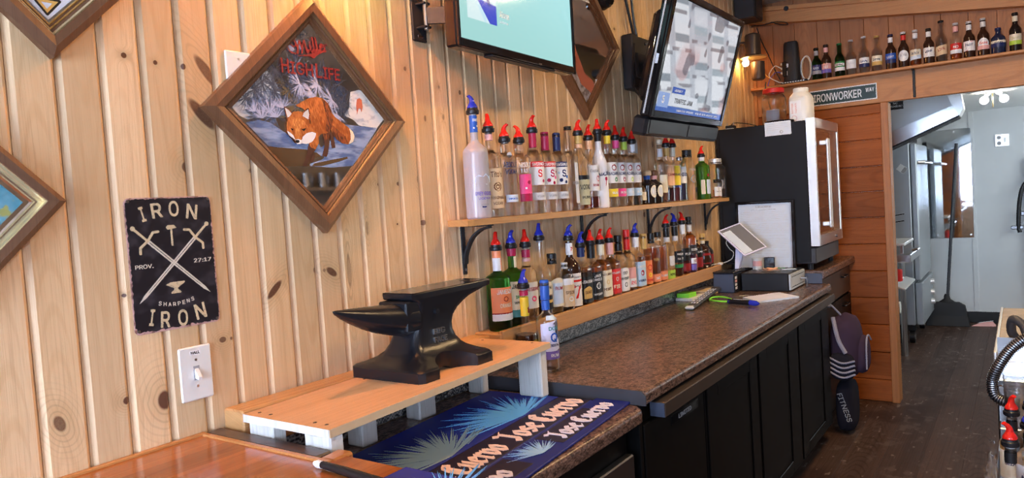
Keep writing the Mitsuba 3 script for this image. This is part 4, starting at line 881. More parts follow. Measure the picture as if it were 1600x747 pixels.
def bottle(name, label, x, y, z, r, hs, hn, rn, hc, glass='glass_clear', liquid=None, fill=.6, close=('spout', 'red'), bands=(), pw=2.0, face=-20, lift=0, group=None, capz=None, rot=None, base_r=None, ch=.03, neckbulge=0, bulge=0, flutes=0):
    """r body radius, hs shoulder height, hn neck foot, rn neck radius, hc height of the glass; bands = labels and print."""
    t = thing(name, label, 'bottle', group)
    if liquid == 'liquid_clear' and glass == 'glass_clear': glass, liquid = 'glass_full', None
    hollow = glass == 'glass_clear' and liquid is None
    br = base_r or r
    sh = [(r+(rn-r)*(.5-.5*math.cos(math.pi*q))*1.0, hs+(hn-hs)*(q**.85), pw+(2-pw)*q) for q in np.linspace(0, 1, 8)]
    prof = [(0, .0, pw), (br-.004, .0, pw), (br, .005, pw)] + ([(r+bulge, hs*.5, pw)] if bulge else []) + sh
    if neckbulge: prof += [(rn+neckbulge, hn+(hc-hn)*.45, 2), (rn, hn+(hc-hn)*.8, 2)]
    prof += [(rn, hc-.012, 2), (rn+.0022, hc-.011, 2), (rn+.0022, hc-.001, 2), (rn-.001, hc, 2), (0, hc, 2)]
    gp = prof
    if hollow:
        ins = [(max(q[0]-.0028, .0), q[1], q[2]) for q in prof[2:-2] if q[0] > .004 and q[1] > .012]
        gp = prof[:-1]+[(rn-.003, hc, 2)]+ins[::-1]+[(br-.007, .009, pw), (0, .009, pw)]; glass = 'glass_shell'
    put(t, 'glass_body', shift(lathe(gp, 28 if pw < 2.5 else 40), x, y, z), glass, 40)
    P = np.array([(q[0], q[1]) for q in prof[1:]]); zz = P[:, 1]
    def rf(a, zq):
        i = np.searchsorted(zz, zq); i = min(max(i, 1), len(zz)-1)
        tt = (zq-zz[i-1])/max(zz[i]-zz[i-1], 1e-6); R = P[i-1, 0]+(P[i, 0]-P[i-1, 0])*min(max(tt, 0), 1)
        p = pw if zq <= hs else pw+(2-pw)*min(1, (zq-hs)/max(hn-hs, 1e-6))
        return rad(a, R, p)
    if liquid:
        top = fill*hc; g = .0022
        lp = [(0, .006, pw), (br-.006, .006, pw), (br-g, .010, pw)]
        for q in prof[3:]:
            if q[1] < top and q[1] > .012 and q[0] > .004: lp.append((q[0]-g, q[1], q[2]))
        lp.append((min(rf(0, top), lp[-1][0]+g)-g, top, lp[-1][2])); lp.append((0, top, lp[-1][2]))
        put(t, 'liquid', shift(lathe(lp, 24 if pw < 2.5 else 40), x, y, z), liquid, 40)
    f0 = math.radians(face)
    for q in bands:
        q = dict(q); kind = q.pop('k', 'label')
        f = f0+math.radians(q.get('turn', 0)); half = math.radians(q.get('half', 70))
        if kind in ('label', 'neck_label', 'neck_band', 'label_patch', 'label_band'):
            z0, z1 = q['z']; shp = None
            if q.get('oval'): shp = lambda u, z0=z0, z1=z1: ((z0+z1)/2-(z1-z0)/2*math.sqrt(max(0, 1-(2*u-1)**2)), (z0+z1)/2+(z1-z0)/2*math.sqrt(max(0, 1-(2*u-1)**2)))
            elif q.get('slant'): shp = lambda u, z0=z0, z1=z1, s=q['slant']: (z0+s*(u-.5), z1+s*(u-.5))
            elif q.get('arch'): shp = lambda u, z0=z0, z1=z1, s=q['arch']: (z0, z1-s*(2*u-1)**2)
            if q.get('full'): half = math.pi*.999
            m = sheet(rf, z0, z1, f-half, f+half, .0004+.0004*q.get('lay', 0), .0005, 26 if half > 1 else 14, shp)
            put(t, kind, shift(m, x, y, z), q['m'])
        elif kind == 'text':
            s = text(q['s'], q['h'], q.get('w'), .0004, q.get('bold', True))
            if q.get('tilt'): s = turn(s, q['tilt'])
            put(t, 'lettering', shift(wrap(s, rf, f, q['at'], .0010+.0004*q.get('lay', 0)), x, y, z), q['m'])
        elif kind == 'dot':
            d_ = flat(Point(0, 0).buffer(q['r'], 10), .0004) if not q.get('ring') else flat(Point(0, 0).buffer(q['r'], 12).difference(Point(0, 0).buffer(q['r']*.72, 12)), .0004)
            put(t, 'emblem', shift(wrap(shift(d_, q.get('dx', 0)), rf, f, q['at'], .0010+.0004*q.get('lay', 0)), x, y, z), q['m'])
        elif kind == 'shape':
            put(t, 'print', shift(wrap(flat(q['g'], .0004), rf, f, q['at'], .0010+.0004*q.get('lay', 0)), x, y, z), q['m'])
    kind, col = close[0], close[1]
    if kind != 'none': closure(t, kind, ('spout_' if False else '')+col if kind == 'spout' else col, x, y, z+(capz if capz is not None else hc-(.012 if kind == 'spout' else .014)), rot if rot is not None else RNG.uniform(-40, 200), rn, ch)
    return t
L = lambda m, z0, z1, **k: dict(k='label', m=m, z=(z0, z1), **k)
N_ = lambda m, z0, z1, **k: dict(k='neck_band', m=m, z=(z0, z1), full=True, **k)
X_ = lambda s, m, at, h, w=None, **k: dict(k='text', s=s, m=m, at=at, h=h, w=w, **k)
D_ = lambda m, at, r, **k: dict(k='dot', m=m, at=at, r=r, **k)
I = 'ink_'
# ----- upper shelf, from the anvil to the fridge
U = 'bottle'; xs = .072
mount = Polygon([(-.030, -.012), (-.030, .008), (-.018, .016), (-.004, .009), (.008, .020), (.022, .008), (.032, .014), (.034, -.010), (.010, -.018)])
bottle(U, 'tall frosted white bottle at the anvil end of the upper shelf', xs, 1.915, SZ, .0425, .215, .262, .0125, .358, 'glass_frost', None, .6, ('spout', 'blue'),
       [N_(I+'blue', .285, .340), X_('GREY', I+'white', .325, .008, .018), D_(I+'white', .305, .003, dx=.006), D_(I+'white', .299, .0025, dx=-.006), dict(k='shape', g=mount, at=.128, m=I+'pale_blue'), X_('GREY GOOSE', I+'purple', .082, .012, .066), X_('VODKA', I+'purple', .066, .008, .048, bold=False), X_('IMPORTED', I+'grey', .046, .004, .03), dict(k='shape', g=sbox(-.012, -.002, .002, .002), at=.038, m=I+'navy')])
bottle(U, 'tall clear bottle with a tan label beside the frosted bottle', xs, 1.995, SZ, .0365, .195, .232, .0125, .302, 'glass_clear', 'liquid_clear', .52, ('spout', 'red'),
       [L(I+'tan', .030, .165, half=62), X_("Tito's", I+'brown', .145, .018, .046), D_(I+'brown', .103, .015, ring=True), D_(I+'brown', .103, .008), X_('Handmade', I+'brown', .067, .011, .052), X_('VODKA', I+'brown', .047, .009, .04), N_(I+'rose', .262, .282)])
bottle(U, 'stout clear vodka bottle with blue lettering on the glass', xs, 2.085, SZ, .0365, .200, .222, .0150, .272, 'glass_clear', 'liquid_clear', .55, ('spout', 'red'),
       [X_('ABSOLUT', I+'navy', .178, .018, .060), X_('VODKA', I+'navy', .154, .016, .048), dict(k='label', m=I+'pale_blue', z=(.048, .074), half=44), X_('IMPORTED', I+'blue', .060, .006, .04), D_('ink_silver_ink', .212, .010)])
bottle(U, 'stout clear vodka bottle with a raspberry red printed panel', xs, 2.175, SZ, .0365, .200, .222, .0150, .272, 'glass_clear', 'liquid_clear', .50, ('spout', 'red'),
       [X_('ABSOLUT', I+'white', .178, .017, .058), X_('TASTE', I+'pale_blue', .157, .014, .046), L(I+'pink', .048, .145, half=46), L(I+'magenta', .048, .075, half=44, lay=1), D_(I+'magenta', .115, .007, dx=.008, lay=1), D_(I+'white', .095, .004, dx=-.006, lay=1)])
def smir(col): return [N_(I+'red' if col != 'blue' else I+'navy', .190, .203, lay=0) if False else L(I+('navy' if col == 'navy' else 'red'), .172, .192, half=75), X_('SMIRNOFF', I+'white', .182, .011, .060, lay=1), L(I+'white', .105, .172, half=72), X_('S', I+col, .148, .026, .018, lay=1), L(I+'silver_ink', .050, .078, half=60), X_('VODKA', I+'grey', .064, .008, .036, lay=1)]
bottle(U, 'clear bottle with a red band, white label and red foil neck under a spout', xs, 2.265, SZ, .0355, .203, .240, .0135, .312, 'glass_clear', 'liquid_clear', .60, ('spout', 'red'), smir('red')+[N_(I+'magenta', .245, .298), D_(I+'magenta', .120, .006, dx=.014, lay=1)])
bottle(U, 'clear bottle with a crimson screw cap and raspberry dots on its label', xs, 2.350, SZ, .0355, .203, .240, .0130, .300, 'glass_clear', 'liquid_clear', .62, ('cap', I+'magenta'), smir('magenta')+[D_(I+'magenta', .122, .007, dx=-.016, lay=1), D_(I+'pink', .132, .006, dx=.014, lay=1), D_(I+'magenta', .152, .005, dx=.022, lay=1), D_(I+'magenta', .112, .006, dx=.006, lay=1)], ch=.066, capz=.240)
bottle(U, 'clear bottle with a navy screw cap and blueberry dots on its label', xs, 2.435, SZ, .0355, .203, .240, .0130, .300, 'glass_clear', 'liquid_clear', .62, ('cap', I+'navy'), smir('navy')+[D_(I+'navy', .122, .007, dx=-.014, lay=1), D_(I+'blue', .134, .006, dx=.014, lay=1), D_(I+'navy', .114, .006, dx=.008, lay=1), D_(I+'sky', .150, .005, dx=-.022, lay=1)], ch=.066, capz=.240)
bottle(U, 'plain clear tall bottle with a thin black top and a narrow silver strip', xs, 2.525, SZ, .0345, .210, .240, .0130, .332, 'glass_clear', 'liquid_clear', .58, ('cap', I+'black'), [L(I+'silver_ink', .030, .190, half=16, turn=10), X_('VODKA', I+'grey', .11, .012, .03, lay=1)], ch=.010, capz=.326)
bottle(U, 'clear bottle with an olive label and a gold neck band under a red spout', xs, 2.605, SZ, .0350, .185, .248, .0140, .316, 'glass_clear', 'liquid_clear', .5, ('spout', 'red'),
       [L(I+'olive', .020, .140, half=66), X_('VODKA', I+'black', .092, .018, .052, lay=1), L(I+'black', .122, .140, half=66, lay=1), N_(I+'gold', .270, .302), N_(I+'peach', .252, .268), X_('PURE', I+'black', .05, .010, .04, lay=1)])
bottle(U, 'clear bottle with a white crest label and dark red dregs', xs, 2.690, SZ, .0350, .185, .235, .0135, .300, 'glass_clear', 'liquid_ruby', .17, ('spout', 'red'),
       [L(I+'white', .075, .180, half=66), X_('Captain', I+'grey', .158, .012, .05, lay=1), D_(I+'magenta', .125, .012, dx=.014, lay=1), X_('RUM', I+'dark_red', .098, .010, .03, lay=1), N_(I+'peach', .25, .285)])
bottle(U, 'opaque white rum bottle with a black neck band', xs, 2.775, SZ, .0345, .170, .262, .0135, .330, 'glass_white', None, .5, ('spout', 'red'),
       [N_(I+'black', .285, .322), X_('MALIBU', I+'navy', .145, .014, .055, tilt=8), dict(k='shape', g=unary_union([LineString([(.0, -.014), (.004, .012)]).buffer(.0016), Point(.004, .014).buffer(.008)]), at=.110, m=I+'magenta')])
for i, (col, y, txt, neck) in enumerate((('yellow', 2.860, 'tropical', .33), ('pink', 2.940, 'dragon', .312), ('lime', 3.020, 'lime', .308), ('white', 3.105, 'superior', .300))):
    bottle(U, ['clear rum bottle with a yellow neck label and yellow fruit print', 'clear rum bottle with a pink neck label and pink fruit print', 'clear rum bottle with a lime green neck label', 'clear rum bottle with a plain white neck label and red roundel'][i], xs, y, SZ, .0350, .203, .236, .0140, neck, 'glass_clear', 'liquid_clear', .55, ('spout', 'red'),
           [L(I+'white', .105, .195, half=68), D_(I+'dark_red', .172, .013, lay=1), X_('BACARDI', I+'navy', .146, .013, .056, lay=1), N_(I+col, neck-.052, neck-.018), L(I+{'yellow': 'yellow', 'pink': 'pink', 'lime': 'pale_blue', 'white': 'sky'}[col], .045, .080, half=50), X_('RUM', I+'white', .062, .010, .03, lay=1),
            D_(I+{'yellow': 'green', 'pink': 'magenta', 'lime': 'lime', 'white': 'silver_ink'}[col], .120, .010, dx=.010, lay=1)], rot=[60, 120, 100, 80][i])
bottle(U, 'small round clear bottle behind the two dark squat bottles', .068, 3.170, SZ, .030, .070, .100, .0120, .140, 'glass_clear', 'liquid_clear', .5, ('cap', 'steel'), [L(I+'cream', .02, .06, half=40)], ch=.018)
for i, (y, c, nring) in enumerate(((3.245, I+'tan', I+'blue'), (3.325, I+'brown', I+'rose'))):
    bottle(U, ['squat dark bottle with a blue neck ring and tan stopper', 'squat dark bottle with a pink neck ring and brown stopper'][i], .074, y, SZ, .040, .088, .115, .0145, .150, 'glass_black', None, .5, ('knob', c), [L(I+'cream', .030, .090, half=34, oval=True, turn=18), L(I+'silver_ink', .040, .080, half=22, oval=True, lay=1, turn=18), N_(nring, .118, .145)], ch=.026, face=-30)
bottle(U, 'tall slim clear bottle with a pale green cap', xs, 3.420, SZ, .030, .190, .216, .0120, .300, 'glass_clear', 'liquid_clear', .45, ('cap', I+'cream'), [L(I+'cream', .05, .14, half=60), N_(I+'silver_ink', .23, .27)], ch=.02, capz=.296)
bottle(U, 'clear bottle with an orange label and purple dregs', xs, 3.500, SZ, .0345, .190, .216, .0130, .295, 'glass_clear', 'liquid_purple', .25, ('spout', 'red'), [L(I+'peach', .085, .185, half=66), X_('ORANGE', I+'dark_red', .14, .012, .05, lay=1), N_(I+'gold', .235, .275)])
bottle(U, 'clear bottle with a bright yellow label and mauve dregs', xs, 3.580, SZ, .0345, .190, .216, .0140, .295, 'glass_clear', 'liquid_purple', .25, ('spout', 'red'), [L(I+'yellow', .085, .185, half=66), X_('PEACH', I+'navy', .14, .012, .05, lay=1), N_(I+'cream', .235, .280)], rot=150)
bottle(U, 'clear capped bottle with blue liquid and a white label', xs, 3.665, SZ, .0345, .192, .218, .0140, .232, 'glass_clear', 'liquid_blue', .40, ('cap', 'steel'), [L(I+'white', .095, .180, half=60), X_('GIN', I+'navy', .14, .018, .04, lay=1)], ch=.016)
bottle(U, 'large square clear bottle with a round dark emblem and black cap', .076, 3.765, SZ, .039, .180, .232, .0230, .245, 'glass_clear', 'liquid_clear', .5, ('cap', I+'black'), [D_(I+'grey', .115, .022, ring=True), D_(I+'grey', .115, .007), L(I+'black', .045, .07, half=20, turn=40), X_('TEQUILA', I+'silver_ink', .165, .010, .05)], pw=4.0, ch=.036, capz=.236)
bottle(U, 'ribbed green gin bottle with a red spout', .074, 3.985, SZ, .0430, .180, .212, .0160, .250, 'glass_green_t', None, .5, ('spout', 'red'), [N_(I+'white', .216, .246), L(I+'pale_blue', .030, .110, half=40, turn=22), L(I+'cream', .03, .11, half=16, turn=-45), D_(I+'dark_red', .135, .009)])
for i, y in enumerate((4.120, 4.172)):
    bottle('miniature_bottle', ['miniature black-capped bottle beside the green bottle', 'miniature black-capped bottle beside the square decanter'][i], .100, y, SZ, .0165, .072, .092, .0085, .100, 'glass_clear', 'liquid_whiskey', .5, ('cap', I+'black'), [L(I+'white', .012, .066, half=75), X_('No 1', I+'grey', .04, .008, .02, lay=1)], ch=.016, capz=.094)
bottle('decanter', 'square clear decanter with a silver ribbed cap at the fridge end', .070, 4.228-.012, SZ, .052, .172, .205, .036, .212, 'glass_clear', None, .5, ('cap', 'steel_white'), [dict(k='shape', g=unary_union([LineString(spline([(-.02, -.03, 0), (-.005, .02, 0), (.005, -.01, 0), (.02, .03, 0)], 6)[:, :2]).buffer(.002), LineString(spline([(-.02, .02, 0), (.0, -.03, 0), (.022, -.01, 0)], 6)[:, :2]).buffer(.0016)]), at=.085, m=I+'silver_ink')], pw=5.0, ch=.028, capz=.205)

# ----- lower ledge
LX = .060
bottle(U, 'green whiskey bottle with an orange label beside the anvil', LX, 2.010, LZ, .0425, .178, .205, .0145, .288, 'glass_green_t', 'liquid_dark', .16, ('spout', 'red'),
       [L(I+'coral', .060, .150, half=72, face=0), X_('JAMESON', I+'white', .135, .015, .062, lay=1), X_('ORANGE', I+'cream', .088, .013, .045, lay=1), D_(I+'dark_red', .110, .009, lay=1, ring=True), L(I+'white', .036, .060, half=72), L(I+'dark_red', .059, .063, half=72, lay=1), N_(I+'coral', .250, .276), L(I+'white', .205, .250, half=180*.55, turn=-60), L(I+'coral', .205, .250, half=40, turn=60)])
bottle(U, 'green whiskey bottle with a cream label next to the orange label', LX, 2.100, LZ, .0425, .182, .208, .0145, .288, 'glass_green_t', 'liquid_dark', .2, ('spout', 'blue'),
       [L(I+'cream', .060, .160, half=72), X_('JAMESON', I+'black', .143, .015, .062, lay=1), X_('IRISH', I+'green', .105, .011, .04, lay=1), X_('WHISKEY', I+'black', .085, .010, .05, lay=1), L(I+'teal', .034, .060, half=72), N_(I+'magenta', .248, .278), L(I+'cream', .207, .246, half=50, turn=40)])
bottle(U, 'clear bottle with a red neck band and a pink-white label', LX, 2.190, LZ, .0360, .176, .205, .0150, .285, 'glass_clear', 'liquid_clear', .5, ('spout', 'red'), [L(I+'white', .05, .145, half=64), X_('RESERVE', I+'magenta', .12, .012, .052, lay=1), D_(I+'pink', .085, .010, lay=1), N_(I+'magenta', .235, .262), N_(I+'rose', .22, .232)])
bottle(U, 'tall clear long-necked bottle with dark contents and a cream label', LX, 2.285, LZ, .0370, .150, .230, .0140, .302, 'glass_clear', 'liquid_brown', .42, ('spout', 'blue'), [L(I+'cream', .085, .135, half=60, arch=.02), X_('KOVAL', I+'black', .112, .012, .045, lay=1), L(I+'black', .03, .08, half=60), L(I+'gold', .055, .066, half=50, lay=1)])
bottle(U, 'short clear bottle with a black screw cap and an arched label', LX, 2.365, LZ, .0360, .165, .196, .0165, .215, 'glass_clear', 'liquid_gold', .4, ('cap', I+'black'), [L(I+'cream', .03, .14, half=62, arch=.02), L(I+'pale_blue', .04, .12, half=40, lay=1), X_('RUM', I+'dark_red', .10, .012, .035, lay=2)], ch=.036, capz=.196)
bottle(U, 'clear handled jug bottle with a silvery patterned label', .075, 2.430, LZ, .0330, .135, .165, .0115, .185, 'glass_clear', None, .5, ('cap', I+'silver_ink'), [L(I+'white', .105, .13, half=70), L(I+'tan', .02, .105, half=70), X_('SPICED', I+'brown', .075, .012, .045, lay=1), D_(I+'white', .05, .010, lay=1)], ch=.02)
seven = Polygon([(-.016, .026), (.018, .026), (.018, .019), (-.002, -.028), (-.013, -.028), (.006, .017), (-.012, .017), (-.016, .012)])
bottle(U, 'dark brown bottle with a white label showing a big red seven', LX, 2.500, LZ, .0410, .155, .210, .0135, .285, 'glass_brown', None, .5, ('spout', 'blue'),
       [L(I+'white', .012, .142, half=76), dict(k='shape', g=seven, at=.070, m=I+'red', lay=1), L(I+'red', .108, .116, half=40, lay=1, turn=10), X_('AMERICAN', I+'grey', .092, .005, .03, lay=1), X_("Seagram's", I+'grey', .128, .007, .045, lay=1), N_(I+'white', .215, .262), X_('7', I+'red', .238, .014, .010, lay=1), N_(I+'gold', .270, .276)])
bottle(U, 'square dark bottle with a black label and an orange badge', LX, 2.590, LZ, .0370, .142, .185, .0150, .250, 'glass_clear', 'liquid_dark', .55, ('spout', 'blue'), [L(I+'black', .014, .118, half=66), L(I+'gold', .028, .078, half=34, lay=1, arch=.01), X_('JIM BEAM', I+'white', .098, .012, .055, lay=1), X_('BLACK', I+'brown', .055, .012, .036, lay=2), N_(I+'navy', .198, .238)], pw=4.5)
bottle(U, 'square whiskey bottle with a black and white label and black neck', LX, 2.675, LZ, .0370, .145, .178, .0160, .252, 'glass_clear', 'liquid_whiskey', .58, ('spout', 'red'), [L(I+'black', .014, .128, half=66), X_("JACK", I+'white', .112, .011, .040, lay=1), X_("DANIEL'S", I+'white', .096, .010, .052, lay=1), D_(I+'white', .070, .014, lay=1, ring=True), X_('7', I+'white', .070, .012, .008, lay=1), X_('WHISKEY', I+'white', .035, .009, .05, lay=1), N_(I+'black', .185, .238)], pw=4.5)
bottle(U, 'square whiskey bottle with a cream honey label', LX, 2.760, LZ, .0370, .142, .176, .0160, .250, 'glass_clear', 'liquid_amber', .68, ('spout', 'red'), [L(I+'cream', .014, .125, half=66), X_("JACK DANIEL'S", I+'brown', .108, .009, .06, lay=1), D_(I+'gold', .075, .010, lay=1, ring=True), X_('HONEY', I+'brown', .045, .012, .045, lay=1), N_(I+'cream', .190, .238)], pw=4.5)
bottle(U, 'square whiskey bottle with a bright red label', LX, 2.845, LZ, .0370, .140, .172, .0160, .250, 'glass_clear', 'liquid_amber', .70, ('spout', 'red'), [L(I+'red', .014, .122, half=66), X_("JACK DANIEL'S", I+'white', .105, .008, .058, lay=1), D_(I+'white', .078, .009, lay=1, ring=True), X_('FIRE', I+'cream', .045, .015, .04, lay=1), N_(I+'rose', .185, .238)], pw=4.5)
bottle(U, 'clear square bottle with a black cap and a black-white label', LX, 2.930, LZ, .0360, .150, .192, .0150, .235, 'glass_clear', 'liquid_clear', .3, ('cap', I+'black'), [L(I+'white', .014, .118, half=64, arch=.015), X_('OLD', I+'black', .095, .012, .03, lay=1), X_('WHISKEY', I+'black', .07, .011, .05, lay=1), D_(I+'black', .042, .010, lay=1, ring=True)], ch=.066, capz=.196, pw=3.5)
bottle(U, 'clear bottle with a long red capsule and a red-white label', LX, 3.015, LZ, .0355, .146, .190, .0130, .250, 'glass_clear', 'liquid_clear', .3, ('cap', I+'red'), [L(I+'white', .02, .06, half=64), X_('RYE', I+'red', .04, .016, .03, lay=1), L(I+'rose', .06, .11, half=60)], ch=.088, capz=.194)
bottle(U, 'clear square bottle with a pale blue label and white neck label', LX, 3.105, LZ, .0370, .138, .180, .0160, .255, 'glass_clear', 'liquid_gold', .3, ('spout', 'blue'), [L(I+'sky', .014, .128, half=68), X_('JIM BEAM', I+'white', .105, .012, .056, lay=1), D_(I+'magenta', .075, .013, lay=1), X_('VANILLA', I+'navy', .040, .010, .05, lay=1), N_(I+'white', .195, .242)], pw=4.0)
bottle(U, 'bottle with a yellow capsule and a fiery orange label', LX, 3.195, LZ, .0355, .150, .178, .0130, .240, 'glass_clear', 'liquid_amber', .6, ('cap', I+'gold'), [L(I+'orange', .012, .125, half=70), D_(I+'red', .09, .014, lay=1), D_(I+'yellow', .055, .010, lay=1), X_('FIREBALL', I+'red', .03, .011, .05, lay=1)], ch=.068, capz=.182)
bottle(U, 'amber bottle with a black cap in front of the first bracket arc', LX, 3.280, LZ, .0360, .182, .204, .0145, .220, 'glass_clear', 'liquid_whiskey', .8, ('cap', I+'black'), [L(I+'coral', .012, .05, half=70), X_('1835', I+'white', .03, .012, .03, lay=1), X_('TEXAS', I+'gold', .12, .012, .045)], ch=.046, capz=.202, pw=3.5)
bottle(U, 'amber bottle with a black cap and pale neck label', LX, 3.363, LZ, .0360, .180, .202, .0145, .220, 'glass_clear', 'liquid_whiskey', .8, ('cap', I+'black'), [L(I+'coral', .012, .055, half=70), X_('BOURBON', I+'white', .033, .010, .05, lay=1), N_(I+'cream', .206, .222)], ch=.022, capz=.226, pw=3.5)
bottle(U, 'clear bottle with a lime green foot label under a red spout', LX, 3.470, LZ, .0360, .164, .184, .0150, .278, 'glass_clear', 'liquid_clear', .35, ('spout', 'red'), [L(I+'lime', .004, .048, half=80), X_('APPLE', I+'black', .026, .012, .04, lay=1), N_(I+'black', .216, .258), N_(I+'silver_ink', .190, .214), L(I+'silver_ink', .07, .12, half=30)])
bottle(U, 'clear bottle with a black label and a blue spout', LX, 3.580, LZ, .0360, .158, .182, .0150, .280, 'glass_clear', 'liquid_brown', .16, ('spout', 'blue'), [L(I+'black', .075, .135, half=60), X_('PROPER', I+'white', .118, .010, .045, lay=1), X_('No. 12', I+'white', .095, .010, .04, lay=1), L(I+'green', .048, .066, half=60), N_(I+'black', .215, .262), N_(I+'silver_ink', .188, .213)], rot=170)
bottle(U, 'dark red bottle with a white neck strip under a red spout', LX, 3.685, LZ, .0350, .160, .187, .0150, .282, 'glass_clear', 'liquid_ruby', .45, ('spout', 'red'), [L(I+'black', .075, .14, half=60), X_('PLUM', I+'white', .11, .012, .04, lay=1), N_(I+'white', .215, .265, ), L(I+'dark_red', .02, .06, half=60)], rot=150)
bottle(U, 'tall amber bottle with a black cap and silver neck label', LX, 3.780, LZ, .0370, .182, .216, .0140, .285, 'glass_clear', 'liquid_whiskey', .8, ('cap', I+'black'), [N_(I+'silver_ink', .222, .258), L(I+'black', .10, .15, half=60), X_('RESERVE', I+'white', .125, .012, .05, lay=1), L(I+'dark_red', .03, .09, half=60)], ch=.036, capz=.266)
bottle('small_bottle', 'small slim plum-coloured bottle with a white tag label', .098, 3.715, LZ, .0185, .135, .155, .0090, .175, 'glass_clear', 'liquid_purple', .6, ('none', ''), [L(I+'white', .055, .085, half=75), X_('XO', I+'dark_red', .07, .012, .02, lay=1), L(I+'purple', .02, .052, half=75)])
bottle(U, 'dark bottle with a dark red foot label near the register', LX, 3.868, LZ, .0345, .125, .150, .0120, .170, 'glass_brown', None, .5, ('cap', I+'gold'), [L(I+'black', .085, .125, half=60), X_('DARK', I+'white', .105, .010, .04, lay=1), L(I+'dark_red', .02, .075, half=60)], ch=.02)
bottle(U, 'round dark red bottle with a gold cap, painted white reflection stripes and cream band', .064, 3.958, LZ, .0420, .095, .140, .0130, .178, 'glass_brown', None, .5, ('cap', I+'gold'), [N_(I+'cream', .142, .160), L(I+'dark_red', .03, .09, half=70), L(I+'cream', .012, .11, half=7, turn=-22, lay=1), L(I+'cream', .012, .11, half=6, turn=42, lay=1)], ch=.034, bulge=.006)  # the two narrow cream strips paint reflections on the glass
bottle(U, 'dark round bottle lying last before the cable at the ledge end', .052, 4.055, LZ, .0360, .085, .125, .0125, .150, 'glass_black', None, .5, ('none', ''), [L(I+'dark_red', .025, .075, half=60)])
# ----- in front of the ledge
bottle(U, 'dark liqueur bottle with a yellow neck label and blue spout on the main counter', .150, 2.030, .9105, .0360, .110, .165, .0140, .292, 'glass_clear', 'liquid_dark', .42, ('spout', 'blue'), [L(I+'yellow', .060, .105, half=50, turn=30, oval=True), L(I+'dark_red', .045, .060, half=40, turn=30), N_(I+'yellow', .185, .250), N_(I+'magenta', .255, .272), L(I+'dark_red', .195, .215, half=30, lay=1, turn=40)], pw=3.0)
bottle(U, 'clear rum bottle with a lavender label and blue capsule on the main counter', .232, 2.035, .9105, .0365, .165, .205, .0135, .300, 'glass_clear', None, .35, ('cap', I+'blue'), [L(I+'lavender', .072, .172, half=72, slant=.016), X_('DON', I+'teal', .148, .012, .036, lay=1), X_('Q', I+'blue', .118, .028, .026, lay=1), X_('CRISTAL', I+'navy', .092, .008, .04, lay=1), L(I+'purple', .045, .072, half=72), X_('RUM', I+'white', .058, .010, .03, lay=1), N_(I+'blue', .208, .240), L(I+'sky', .176, .190, half=40)], ch=.062, capz=.246)

# ---------------------------------------------------------------- fridge and what stands on it
t = thing('glass_door_fridge', 'black countertop fridge with a steel framed glass door', 'fridge')
put(t, 'cabinet', cat([bx(.012, .030, 4.42, 5.06, 1.03, 1.852, .003), bx(.03, .538, 4.42, 4.438, 1.03, 1.852, .003), bx(.03, .538, 5.042, 5.06, 1.03, 1.852, .003), bx(.03, .538, 4.438, 5.042, 1.834, 1.852, .003), bx(.03, .538, 4.438, 5.042, 1.03, 1.12, .003)]), 'fridge_black')
put(t, 'base', cat([bx(.03, .565, 4.425, 5.055, 1.022, 1.115, .006)]), 'charcoal')
for x, y in ((.07, 4.47), (.52, 4.47), (.07, 5.01), (.52, 5.01)): put(t, 'foot', cyl((x, y, .985), (x, y, 1.024), .016, n=12), 'black_matte')
d = put(t, 'door', prism_x(sbox(4.418, 1.125, 5.062, 1.862).difference(sbox(4.446, 1.185, 5.034, 1.805)), .541, .588), 'steel_white')
put(d, 'top_rail', bx(.588, .5905, 4.446, 5.034, 1.805, 1.862, .001), 'steel'); put(d, 'bottom_rail', bx(.588, .5905, 4.446, 5.034, 1.125, 1.185, .001), 'steel')
put(d, 'pane', bx(.578, .584, 4.446, 5.034, 1.185, 1.805), 'glass_tint')
put(d, 'handle', cat([bx(.590, .640, 4.500, 4.530, 1.235, 1.262, .004), bx(.590, .640, 4.500, 4.530, 1.705, 1.732, .004), bx(.628, .644, 4.496, 4.534, 1.225, 1.742, .005)]), 'steel_white')
put(d, 'lock', cyl((.590, 4.86, 1.155), (.600, 4.86, 1.155), .010, n=14), 'steel')
for z in (1.33, 1.50, 1.66): put(t, 'rack', cat([tube([(.05, y, z), (.535, y, z)], .002, 6) for y in np.linspace(4.45, 5.03, 12)]), 'steel')
put(t, 'lining', bx(.0305, .034, 4.44, 5.04, 1.121, 1.833), 'room_wood')
put(t, 'bag', bx(.20, .48, 4.62, 4.90, 1.121, 1.32, .05), 'ink_dark_red'); put(t, 'bag', bx(.2, .48, 4.75, 5.0, 1.505, 1.62, .04), 'ink_sky')
k0 = thing('paper_sticker', 'white printed paper taped at the top of the black fridge side', 'label')
put(k0, 'sheet', bx(.310, .460, 4.4185, 4.4199, 1.782, 1.862), 'blue_cast_paper')
onf = lambda m, x, z, y=4.4184: onto(m, (x, y, z), (1, 0, 0), (0, 0, 1))
for i in range(4): put(k0, 'print_line', onf(flat(sbox(0, 0, .12-.02*(i % 2), .002), .0003), .322, 1.848-.011*i), 'ink_silver_ink')
put(k0, 'emblem', onf(flat(Point(0, 0).buffer(.009).difference(Point(0, 0).buffer(.006)), .0003), .405, 1.800), 'ink_grey')
